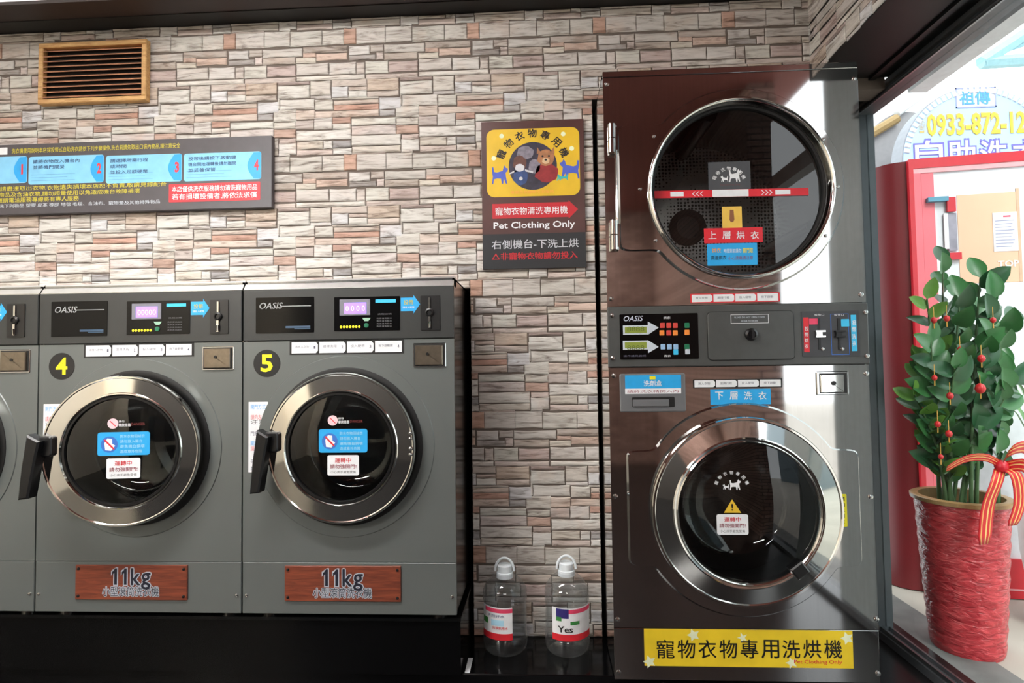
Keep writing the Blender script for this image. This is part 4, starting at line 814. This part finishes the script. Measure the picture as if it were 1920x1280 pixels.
def bottle(pxc, pyb, label, look):
    c = onZ(pxc, pyb - 11, ZPL); c.y = YW - .092
    c.x = onY(pxc, pyb - 30, c.y).x
    R = root('water_bottle', (c.x, c.y, ZPL + .0005), label, 'bottle', 'large water bottles on the plinth')
    top = onY(pxc, 1068 if look else 1072, c.y).z - ZPL; r = .079; hb_ = top
    prof = [(.0, .006), (.045, .004), (.066, .0), (.076, .012), (r, .03), (r, .05), (r - .004, .056), (r, .062)]
    z = .07
    prof += [(r, .062), (r - .002, .075), (r - .002, .17)]
    for k in range(2): prof += [(r, .178 + k * .012), (r - .004, .184 + k * .012)]
    zz = .202; hs = hb_ - zz
    prof += [(r, zz)] + [(r * a_, zz + hs * b_) for a_, b_ in ((.985, .12), (.93, .28), (.80, .50), (.62, .70), (.44, .86))] + [(.026, zz + hs * .95), (.024, hb_)]
    obj('bottle_body', G().latheZ(prof, 0, 0, 48, cap0=False), m_shell, R, 45)
    wl = zz + .01
    obj('water', G().latheZ([(.0, .008), (.06, .006), (.07, .016), (r - .006, .034), (r - .006, wl)], 0, 0, 40, cap0=False), m_pl, R, 45)
    obj('cap', G().latheZ([(.030, hb_ - .018), (.030, hb_ + .0), (.026, hb_ + .002), (.026, hb_ + .024), (.022, hb_ + .028)], 0, 0, 28), m_cap, R, 40)
    n = 14; hz_ = [(.034 * math.cos(PI * i / n), -.02 * math.sin(PI * i / n) * 0 - .006, hb_ + .006 + .046 * math.sin(PI * i / n)) for i in range(n + 1)]
    obj('carry_ring', G().tube(hz_, .0045, 8), m_cap, R, 60)
    # label wrapped on the front
    rl = r + .0005; a0, a1 = (math.radians(200), math.radians(292)) if not look else (math.radians(228), math.radians(345)); z0, z1 = .062, .172
    obj('paper_label', G().latheZ([(rl, z0), (rl, z1)], 0, 0, 24, a0=a0, a1=a1), m_white, R, 60)
    obj('red_stripe', G().latheZ([(rl + .0006, z0), (rl + .0006, z0 + .022)], 0, 0, 24, a0=a0, a1=a1), m_red, R, 60)
    obj('red_stripe', G().latheZ([(rl + .0006, z1 - .018), (rl + .0006, z1 - .004)], 0, 0, 16, a0=(a0 + .25), a1=a1), mat('rose_print', (226, 70, 104), .5), R, 60)
    def wrap(body, aa, ab, za, zb_, m_, bold=.02): lettering(R, m_, letters(body, 0, 1, za, zb_, 0, bold, mapf=lambda X, Z: ((rl + .001) * math.cos(aa + (ab - aa) * X), (rl + .001) * math.sin(aa + (ab - aa) * X), Z)))
    def patch(aa, ab, za, zb_, m_, nme): obj(nme, G().latheZ([(rl + .0008, za), (rl + .0008, zb_)], 0, 0, 8, a0=aa, a1=ab), m_, R)
    if look:
        wrap('Yes', math.radians(244), math.radians(282), .09, .112, m_ink); patch(math.radians(240), math.radians(272), .138, .17, mat('purple_print', (48, 40, 110), .5), 'purple_patch')
        patch(math.radians(240), math.radians(254), .128, .142, mat('leaf_green_print', (56, 132, 62), .5), 'green_patch'); patch(math.radians(276), math.radians(300), .116, .128, mat('leaf_green_print', (56, 132, 62), .5), 'green_patch')
    else:
        wrap('天然好水', math.radians(225), math.radians(272), .138, .148, mat('dull_blue_text', (60, 74, 120), .5)); patch(math.radians(204), math.radians(226), .112, .132, mat('leaf_green_print', (56, 132, 62), .5), 'green_patch')
        wrap('純淨飲用水', math.radians(240), math.radians(280), .098, .108, m_red); patch(math.radians(236), math.radians(270), .11, .13, mat('pale_blue_print', (176, 222, 242), .5), 'blue_patch')
bottle(948, 1232, 'large clear water bottle next to the washers, label turned left', 0)
bottle(1064, 1232, 'large clear water bottle next to the steel stack, label facing forward', 1)
# ================================================================== outside the glass
pave = struct(obj('pavement', G().box(1.45, 14, -12, 14, -.12, -.005), mat('pale_pavement', (176, 170, 160), .7, 0, .12, 3)))
obj('kerb_strip', G().box(1.45, 1.62, -12, 8, -.005, .0), mat('grey_kerb', (112, 112, 110), .7, 0, .2, 9), pave)
# red cabinet
pa, pb = Vector((1.785, 2.865, 0)), Vector((2.139, 2.809, 0)); dv = (pb - pa).normalized(); nv = Vector((dv.y, -dv.x, 0))
C = root('red_cabinet', pa, 'tall red cabinet with curved side in shaded red outside the glass', 'cabinet')
C.rotation_euler.z = math.atan2(dv.y, dv.x)
ztop = onP(1720, 299, pa, nv).z
ia = -C.rotation_euler.z
def loc(v):
    d = Vector(v) - pa; return Vector((d.x * math.cos(ia) - d.y * math.sin(ia), d.x * math.sin(ia) + d.y * math.cos(ia), d.z))
def PC(px, py, dy=0): return loc(onP(px, py, pa + nv * (-dy if dy < 0 else 0), nv))
redm = mat('cabinet_red', (206, 32, 48), .35, 0, .04); red_shaded = mat('cabinet_red_in_shade', (112, 22, 30), .45, 0, .08, 5)  # side red darkened so the colour holds the shade on that face
out = [(0, 0)] + [(-.02 - .13 * math.sin(t * PI / 16), .02 + .22 * (1 - math.cos(t * PI / 16))) for t in range(9)] + [(-.15, .7), (1.2, .7), (1.2, 0)]
out = [(x, y) for x, y in out]
def vprism(pts, z0, z1): n = len(pts); return G().add([(x, y, z) for z in (z0, z1) for x, y in pts], [tuple(range(n - 1, -1, -1)), tuple(range(n, 2 * n))] + [(i, (i + 1) % n, n + (i + 1) % n, n + i) for i in range(n)])
obj('curved_side', vprism([(0, .012)] + out[1:10] + [(-.15, .7), (1.2, .7), (1.2, .012)], .0, ztop), red_shaded, C, 40)
z8 = lambda y: PC(1800, y).z
obj('top_rail', G().box(-.002, 1.2, -.012, .012, z8(311), ztop), redm, C)
obj('side_stile', G().box(-.002, .018, -.012, .012, .02, z8(311)), redm, C)
pk = mat('pale_pink_metal', (232, 170, 176), .4); pk2 = mat('rose_metal', (232, 112, 124), .4, 0, .15, 2)
obj('inner_rail', G().box(.018, 1.2, -.009, .012, z8(320), z8(311)), pk, C)
obj('jamb', G().box(.018, .05, -.009, .012, .02, z8(320)), pk2, C); obj('jamb', G().box(.052, .105, -.006, .012, .02, z8(320)), pk2, C)
obj('back_board', G().box(.105, 1.2, .0, .012, .02, z8(320)), mat('white_board', (226, 228, 234), .5), C)
obj('bottom_panel', G().box(-.002, 1.2, -.014, .012, .0, z8(1042)), redm, C); obj('bottom_line', G().box(0, 1.2, -.016, -.014, z8(1099), z8(1096)), pk, C)
xs = lambda px: PC(px, 450).x
obj('peach_poster', G().box(xs(1797), xs(1908), -.002, 0, z8(532), z8(366)), mat('peach_print', (236, 190, 160), .5, 0, .06, 3), C)
obj('poster_edge', G().box(xs(1908), xs(1914), -.003, 0, z8(532), z8(360)), mat('tan_print', (214, 178, 150), .5), C)
obj('notice_paper', G().box(xs(1862), xs(1908), -.004, -.002, z8(475), z8(403)), m_white, C)
g = G()
for k in range(9): g.box(xs(1866), xs(1902 - 3 * (k % 3)), -.0045, -.004, z8(419 + k * 6), z8(417.5 + k * 6))
obj('notice_lines', g, mat('grey_lilac_print', (160, 160, 190), .5), C)
lettering(C, m_white, letters('TOP', xs(1868), xs(1908), z8(504), z8(492), -.004, .02)); obj('notice_header', G().box(xs(1882), xs(1896), -.0045, -.004, z8(412), z8(409)), mat('rose_print', (226, 70, 104), .5), C)
obj('blue_bracket', G().box(xs(1738), xs(1776), -.03, -.006, z8(377), z8(369)), mat('steel_blue', (90, 150, 176), .5), C)
obj('red_block', G().box(xs(1775), xs(1791), -.02, -.006, z8(397), z8(370)), redm, C); obj('red_block', G().box(xs(1776), xs(1798), -.02, -.006, z8(487), z8(474)), redm, C)
obj('white_slat', G().box(xs(1769), xs(1777), -.012, -.006, z8(466), z8(399)), m_white, C); obj('grey_picture', G().box(xs(1777), xs(1793), -.010, -.006, z8(470), z8(399)), mat('grey_lilac', (150, 146, 160), .5, 0, .2, 20), C)
# arched sign board
ys = 3.9
c0 = onY(1836, 300, ys); rr = (onY(1983, 300, ys) - c0).x
A = root('arched_sign', (c0.x, ys, 1.2), 'arched pale blue shop sign standing behind the red cabinet', 'shop sign')
zc = c0.z - 1.2
arch = lambda r_: [(r_ * math.cos(PI * t / 40), zc + r_ * math.sin(PI * t / 40)) for t in range(41)] + [(-r_, -1.2), (r_, -1.2)]
obj('sign_edge', G().prism(arch(rr), .0, .12), mat('grey_sign_edge', (150, 152, 160), .6), A); obj('sign_face', G().prism(arch(rr * .985), -.004, 0), mat('pale_blue_face', (176, 206, 244), .5, 0, .08, 3), A)
for t in range(3, 39):
    a = PI * t / 40 * 1.0; x, z = rr * .95 * math.cos(a), zc + rr * .95 * math.sin(a); u = Vector((math.cos(a), math.sin(a))); s_ = Vector((-u.y, u.x))
    obj('bulb', G().prism([(x + u.x * p + s_.x * q, z + u.y * p + s_.y * q) for p, q in ((-.018, -.012), (.018, -.012), (.018, .012), (-.018, .012))], -.012, -.004, .003), m_white, A)
PA = lambda px, py, dy=0: onY(px, py, ys + dy) - Vector((c0.x, ys, 1.2))
r = rect(PA, 1791, 164, 1867, 202, -.004); obj('name_box', G().prism([(r[0], r[2]), (r[1], r[2]), (r[1], r[3]), (r[0], r[3])], -.006, -.004), mat('pale_lilac_face', (204, 216, 246), .5), A)
f = .008; obj('name_box_frame', G().box(r[0], r[1], -.008, -.006, r[3] - f, r[3]).box(r[0], r[1], -.008, -.006, r[2], r[2] + f).box(r[0], r[0] + f, -.008, -.006, r[2], r[3]).box(r[1] - f, r[1], -.008, -.006, r[2], r[3]), mat('lilac_print', (150, 156, 214), .5), A)
txt(A, PA, '祖傳', (1799, 170, 1857, 196), -.008, mat('mid_blue_print', (84, 160, 226), .5), .03)
og = mat('orange_outline', (196, 170, 110), .5)
txt(A, PA, '0933-872-12', (1737, 210, 1925, 254), -.006, og, .05); txt(A, PA, '0933-872-12', (1739, 212, 1923, 252), -.008, mat('sign_yellow', (250, 240, 60), .5), .01)
txt(A, PA, '☎', (1721, 226, 1735, 250), -.006, og)
vi = mat('violet_outline', (112, 104, 196), .5)
for k, c_ in enumerate('自助洗衣'):
    x = 1716 + 61 * k; txt(A, PA, c_, (x - 3, 259, x + 55, 322), -.006, vi, .07); txt(A, PA, c_, (x, 263, x + 52, 318), -.008, m_white, .02)
# light grey eave beam and bits beyond the glass
tag(obj('eave_beam', G().box(1.60, 1.68, -2, 2.55, 2.252, 2.36), mat('light_grey_metal', (222, 224, 226), .5)), 'light grey metal eave beam just outside the glass wall', 'beam')
yk = 4.35; kq = onY(1690, 320, yk); kr = (onY(1690, 320, yk) - onY(1628, 320, yk)).x * 1.25
KC = root('curved_canopy', (kq.x + .05, yk, 0), 'grey curved canopy with white and amber trim left of the arched sign', 'canopy')
kz = onY(1690, 210, yk).z - kr
obj('canopy_face', G().lathe([(.001, 0), (kr, 0), (kr, .06), (.001, .06)], 0, kz, 48), mat('grey_panel', (150, 148, 152), .6), KC, 40)
obj('canopy_post', G().box(-.05, .05, .01, .05, 0, kz), mat('grey_panel', (150, 148, 152), .6), KC)
KO = Vector((kq.x + .05, yk, 0))
obj('white_trim', G().tube([onY(1681, 212, yk - .03) - KO, onY(1746, 164, yk - .03) - KO], .03, 8), m_white, KC)
obj('amber_trim', G().tube([onY(1615, 262, yk - .03) - KO, onY(1682, 222, yk - .03) - KO], .034, 8), mat('amber_metal', (160, 132, 86), .6), KC)
# far roof pieces, pale blue
q0, q1 = onY(1840, 118, 5.2), onY(1990, 20, 5.2)
tag(obj('canopy_girder', G().tube([q0, q1], .058, 6).tube([onY(1840, 118, 5.2), onY(1990, 108, 5.2)], .052, 6).tube([onY(1890, 92, 5.2), onY(1990, 60, 5.2)], .023, 6), mat('pale_blue_steel', (150, 190, 200), .6)), 'pale blue roof girder far off above the arched sign', 'girder')
tag(obj('street_building', G().box(6.5, 9, -8.6, -3.6, -.005, 7).box(6.45, 6.5, -8.6, -3.6, 3.0, 3.2).box(6.42, 6.5, -7.9, -6.4, .9, 2.4).box(6.42, 6.5, -5.8, -4.3, .9, 2.4), mat('blue_grey_render', (112, 124, 130), .8)), 'blue grey street building mirrored in the steel stack', 'building')
# ------------------------------------------------------------------ potted plant
pc = Vector((1.60, 2.335, 0)); T = root('potted_plant', (pc.x, pc.y, -.0045), 'glossy green leafy plant in a tall red ribbed pot with red ribbon', 'potted plant')
zr = onY(1800, 925, pc.y).z; rt, rb = .150, .116
def pot_mat():
    m = bpy.data.materials.new('red_glaze'); m.use_nodes = True; nt = m.node_tree; b = nt.nodes['Principled BSDF']; L = nt.links.new
    tc = nt.nodes.new('ShaderNodeTexCoord'); mp = nt.nodes.new('ShaderNodeMapping'); mp.inputs['Scale'].default_value = (18, 18, 45); mp.inputs['Rotation'].default_value = (.3, .2, 0)
    nz = nt.nodes.new('ShaderNodeTexNoise'); nz.inputs['Scale'].default_value = 1.3; nz.inputs['Detail'].default_value = 3; nz.inputs['Distortion'].default_value = .8
    rp = nt.nodes.new('ShaderNodeValToRGB'); rp.color_ramp.elements[0].position = .3; rp.color_ramp.elements[0].color = rgb(158, 28, 40); rp.color_ramp.elements[1].position = .75; rp.color_ramp.elements[1].color = rgb(214, 74, 80)
    bp = nt.nodes.new('ShaderNodeBump'); bp.inputs['Strength'].default_value = .8; bp.inputs['Distance'].default_value = .012
    L(tc.outputs['Object'], mp.inputs[0]); L(mp.outputs[0], nz.inputs['Vector']); L(nz.outputs['Fac'], rp.inputs[0]); L(rp.outputs[0], b.inputs['Base Color']); L(nz.outputs['Fac'], bp.inputs['Height']); L(bp.outputs[0], b.inputs['Normal'])
    b.inputs['Roughness'].default_value = .22; return m
PN = 26; prof = [(rb * .96, 0), (rb, .012)] + [(rb + (rt - rb) * (i / PN) ** .8 + .0022 * math.sin(i * 2.1), .02 + (zr - .04) * i / PN) for i in range(1, PN + 1)]
obj('pot', G().latheZ(prof, 0, 0, 64, cap1=False), pot_mat(), T, 60)
obj('pot_rim', G().latheZ([(rt - .002, zr - .022), (rt + .012, zr - .018), (rt + .014, zr - .004), (rt + .006, zr), (rt - .014, zr - .002), (rt - .016, zr - .05)], 0, 0, 64, False, False), mat('tan_rim', (164, 128, 84), .35), T, 60)
obj('soil', G().latheZ([(.001, zr - .045), (rt * .5, zr - .04), (rt - .012, zr - .05)], 0, 0, 32, False, False), mat('dark_soil', (38, 30, 26), .95, 0, .4, 90), T, 60)
def leaf_mesh(L_, W_, curl, mname, m_):
    n = 7; v = []; f = []
    for i in range(n + 1):
        t = i / n; w_ = W_ * (math.sin(PI * t ** .8) ** .65 if 0 < t < 1 else .04); z = curl * t * t * L_
        v += [(-w_, t * L_, z + w_ * .35), (0, t * L_, z - .1 * w_), (w_, t * L_, z + w_ * .35)]
    for i in range(n): f += [(3 * i, 3 * i + 1, 3 * i + 4, 3 * i + 3), (3 * i + 1, 3 * i + 2, 3 * i + 5, 3 * i + 4)]
    me = bpy.data.meshes.new(mname); me.from_pydata(v, [], f); me.materials.append(m_); me.polygons.foreach_set('use_smooth', [True] * len(f)); return me
lg = [mat('leaf_dark', (38, 84, 50), .28, 0, .2, 20), mat('leaf_mid', (58, 112, 62), .28, 0, .2, 20), mat('leaf_light', (98, 146, 58), .32, 0, .2, 20)]
LM = [leaf_mesh(.095, .030, -.25, 'leaf', lg[0]), leaf_mesh(.085, .028, -.1, 'leaf', lg[1]), leaf_mesh(.08, .024, .15, 'leaf', lg[2]), leaf_mesh(.1, .032, -.2, 'leaf', lg[1])]
stm = mat('green_stem', (66, 98, 56), .5, 0, .2, 30)
rn = random.Random(11)
tips = [(1768, 492, .0), (1838, 520, .02), (1862, 560, -.02), (1800, 560, -.05), (1738, 560, -.03), (1728, 690, .03), (1895, 610, .05), (1860, 640, .08), (1765, 640, .07), (1900, 720, -.06), (1715, 740, -.04), (1820, 600, .1), (1745, 640, -.09), (1880, 690, .1), (1790, 690, -.1)]
for k, (px, py, dd) in enumerate(tips):
    tip = onY(px, py, pc.y + dd) - Vector((pc.x, pc.y, -.0045)); tip.x = max(tip.x, -.215)
    a = rn.uniform(0, 2 * PI); r0 = rn.uniform(.02, .10); b0 = Vector((r0 * math.cos(a) * .6 + tip.x * .25, r0 * math.sin(a), zr - .05)); pts = []
    for i in range(9):
        t = i / 8; p = b0.lerp(tip, t); p += Vector((tip.x - b0.x, tip.y - b0.y, 0)) * (t * t - t) * .5; pts.append(p)
    st = obj('stem', G().tube(pts, .008, 8, .003), stm, T, 60)
    m = 19
    for i in range(m):
        t = .22 + .78 * i / (m - 1); j = min(7, int(t * 8)); p = pts[j].lerp(pts[min(8, j + 1)], t * 8 - j); d = (pts[min(8, j + 1)] - pts[max(0, j - 1)]).normalized()
        s_ = 1 if i % 2 else -1; side = d.cross(Vector((math.cos(a), math.sin(a), .1))).normalized() * s_
        ydir = (side * 1.0 + d * (.75 if i < m - 1 else 3) + Vector((rn.uniform(-.25, .25), rn.uniform(-.25, .25), rn.uniform(-.1, .2)))).normalized()
        zdir = (d * -.3 + Vector((rn.uniform(-.4, .4), -1, .5))).normalized(); xdir = ydir.cross(zdir).normalized(); zdir = xdir.cross(ydir)
        kk = 2 if (px < 1745 and rn.random() < .75) else rn.choice((0, 0, 1, 3))
        o = obj('leaf', None, None, T, me=LM[kk]); sc_ = rn.uniform(.85, 1.3)
        o.matrix_local = Matrix.Translation(p) @ Matrix((xdir, ydir, zdir)).transposed().to_4x4() @ Matrix.Scale(sc_, 4)
# red ornaments hung in the plant
orn = mat('red_ornament', (204, 36, 40), .3); gd = mat('gold_cord', (214, 160, 70), .4, .3)
for px, py, s_ in ((1751, 600, 1), (1775, 597, 1), (1838, 728, 1.6), (1781, 742, 1.1), (1758, 795, 1), (1779, 813, 1.1), (1840, 672, 1.2), (1752, 708, .9), (1764, 856, .8), (1800, 655, .9), (1862, 600, .9)):
    p = onY(px, py, pc.y - .10) - Vector((pc.x, pc.y, -.0045)); p.x = max(p.x, -.2); r = .010 * s_
    o = obj('ornament', G().latheZ([(r * .3, p.z - r * 1.2), (r * .9, p.z - r * .7), (r * 1.1, p.z), (r * .9, p.z + r * .7), (r * .3, p.z + r * 1.2)], p.x, p.y, 12), orn, T, 50)
    obj('ornament_cord', G().tube([(p.x, p.y, p.z + r * 1.1), (p.x + .003, p.y + .004, p.z + .05)], .0012, 5).tube([(p.x, p.y, p.z - r * 1.1), (p.x, p.y, p.z - r * 1.1 - .02)], .0022, 5), gd, o)
# ribbon
def ribbon_mat():
    m = bpy.data.materials.new('red_gold_ribbon'); m.use_nodes = True; nt = m.node_tree; b = nt.nodes['Principled BSDF']; L = nt.links.new
    at = nt.nodes.new('ShaderNodeAttribute'); at.attribute_name = 'across'; rp = nt.nodes.new('ShaderNodeValToRGB'); rp.color_ramp.interpolation = 'CONSTANT'; e = rp.color_ramp.elements
    e[0].color = rgb(206, 34, 42); e[1].position = .16; e[1].color = rgb(232, 170, 96)
    for p_, c_ in ((.24, (206, 34, 42)), (.5, (240, 196, 120)), (.6, (206, 34, 42)), (.78, (232, 170, 96)), (.86, (206, 34, 42))): x = e.new(p_); x.color = rgb(*c_)
    L(at.outputs['Fac'], rp.inputs[0]); L(rp.outputs[0], b.inputs['Base Color']); b.inputs['Roughness'].default_value = .3; return m
m_rib = ribbon_mat()
def ribbon(pts, w_, up):
    pts = [Vector(p) for p in pts]; v = []; f = []; ac = []; n = len(pts); K_ = 8
    for i, p in enumerate(pts):
        for j in range(K_ + 1): v.append(p + Vector(up[i] if isinstance(up, list) else up) * (j / K_ - .5) * w_ * (1 - .3 * (i == n - 1))); ac.append(j / K_)
    for i in range(n - 1):
        for j in range(K_): f.append((i * (K_ + 1) + j, i * (K_ + 1) + j + 1, (i + 1) * (K_ + 1) + j + 1, (i + 1) * (K_ + 1) + j))
    me = bpy.data.meshes.new('ribbon'); me.from_pydata(v, [], f); me.materials.append(m_rib); at = me.attributes.new('across', 'FLOAT', 'POINT'); at.data.foreach_set('value', ac); me.polygons.foreach_set('use_smooth', [True] * len(f))
    o = obj('ribbon', None, None, T, me=me); so = o.modifiers.new('thickness', 'SOLIDIFY'); so.thickness = .0015; return o
def PT(px, py, dy): return onY(px, py, pc.y + dy) - Vector((pc.x, pc.y, -.0045))
def crv(c, n=10):
    out = []; m = len(c) - 1
    for i in range(n + 1):
        t = i / n * m; k = min(m - 1, int(t)); u = t - k; p0, p1, p2, p3 = c[max(0, k - 1)], c[k], c[k + 1], c[min(m, k + 2)]
        out.append(.5 * ((2 * p1) + (p2 - p0) * u + (2 * p0 - 5 * p1 + 4 * p2 - p3) * u * u + (3 * p1 - p0 - 3 * p2 + p3) * u ** 3))
    return out
ribbon(crv([PT(1878, 872, -.20), PT(1850, 858, -.23), PT(1812, 860, -.22), PT(1775, 879, -.20)]), .03, (0, -.35, .9))
ribbon(crv([PT(1876, 876, -.20), PT(1868, 905, -.235), PT(1852, 950, -.215), PT(1845, 1020, -.205)]), .05, (1, .1, .15))
ribbon(crv([PT(1880, 878, -.20), PT(1905, 890, -.24), PT(1912, 940, -.22), PT(1898, 985, -.21)]), .045, (1, .1, .1))
ribbon(crv([PT(1880, 870, -.20), PT(1895, 845, -.25), PT(1925, 838, -.23), PT(1945, 862, -.2)]), .05, (.1, -.4, .9))
ribbon(crv([PT(1882, 876, -.20), PT(1920, 872, -.25), PT(1950, 900, -.22)]), .05, (.1, -.3, .9))
kn = PT(1878, 874, -.21); obj('ribbon_knot', G().latheZ([(.004, kn.z - .022), (.018, kn.z - .014), (.022, kn.z), (.018, kn.z + .014), (.004, kn.z + .022)], kn.x, kn.y, 14), redm, T, 60)
# spiky plant at the far right
sp = Vector((2.10, 2.50, 0)); Q = root('spiky_plant', (sp.x, sp.y, -.0045), 'pale green spiky plant in a white pot at the right edge', 'potted plant')
obj('pot', G().latheZ([(.09, 0), (.13, .3), (.14, .62), (.13, .64), (.12, .6)], 0, 0, 32), mat('white_glaze', (220, 222, 220), .3), Q, 40)
sl = mat('spike_leaf', (120, 168, 104), .4, 0, .25, 10)
for k in range(22):
    a = k * 2.399; t = .4 + .6 * ((k * 7) % 22) / 22; e_ = Vector((.24 * t * math.cos(a), .24 * t * math.sin(a), .62 + .55 * (1.1 - .5 * t))); b0 = Vector((.02 * math.cos(a), .02 * math.sin(a), .6)); m0 = b0.lerp(e_, .5) + Vector((0, 0, .08))
    P3 = crv([b0, m0, e_], 6); sd_ = Vector((-math.sin(a), math.cos(a), 0)); v = []; f = []
    for i, p in enumerate(P3): wv = .014 * (1 - (i / 6) ** 2) + .001; v += [p - sd_ * wv, p + Vector((0, 0, -.004)), p + sd_ * wv]
    for i in range(6): f += [(3 * i, 3 * i + 1, 3 * i + 4, 3 * i + 3), (3 * i + 1, 3 * i + 2, 3 * i + 5, 3 * i + 4)]
    obj('leaf', G().add(v, f), sl if k % 5 else mat('red_leaf_tip', (190, 60, 66), .4), Q, 60)
# ================================================================== lamps of the room, added fill lamps and a glowing panel
def lamp(x, y, ln, label, k):
    R = root('ceiling_lamp', (x, y, 2.75), label, 'lamp', 'tube lamps on the ceiling')
    obj('housing', G().box(-ln / 2, ln / 2, -.09, .09, -.05, 0), m_white, R)
    em = bpy.data.materials.get('lamp_diffuser_%d' % round(k * 100))
    if not em:
        em = bpy.data.materials.new('lamp_diffuser_%d' % round(k * 100)); em.use_nodes = True; nt = em.node_tree; b = nt.nodes['Principled BSDF']; b.inputs['Base Color'].default_value = (1, 1, 1, 1); b.inputs['Emission Color'].default_value = (1, .985, .96, 1); b.inputs['Emission Strength'].default_value = LAMP * k
    obj('diffuser', G().prism(rrect(-ln / 2 + .02, ln / 2 - .02, -.075, -.05, .012), -.08, .08), em, R)
lamp(-1.25, .9, 1.5, 'long white tube lamp on the ceiling above the washers', 1.0)
lamp(-2.5, -1.2, 1.2, 'unseen tube lamp added on the ceiling to brighten the beige left wall', 2.2)  # added lamp, lifts the wall mirrored in the washer door ring
lamp(0, -2.0, 1.0, 'unseen short tube lamp added on the ceiling to brighten the front and side walls', .8)  # added lamp, lifts the walls mirrored in the steel stack
LP = root('glowing_panel', (-2.3, 1.6, 2.5), 'flat white panel with added glow beside the dark beam at the top left corner', 'lamp')
obj('panel_frame', G().box(-.9, .9, -.42, .42, 0, .04), m_white, LP)
obj('glow_face', G().box(-.9, .9, -.42, .42, -.012, 0), mat('soft_panel_glow', (255, 250, 244), .5, emit=1.3), LP)  # flat panel with emission added to keep it white
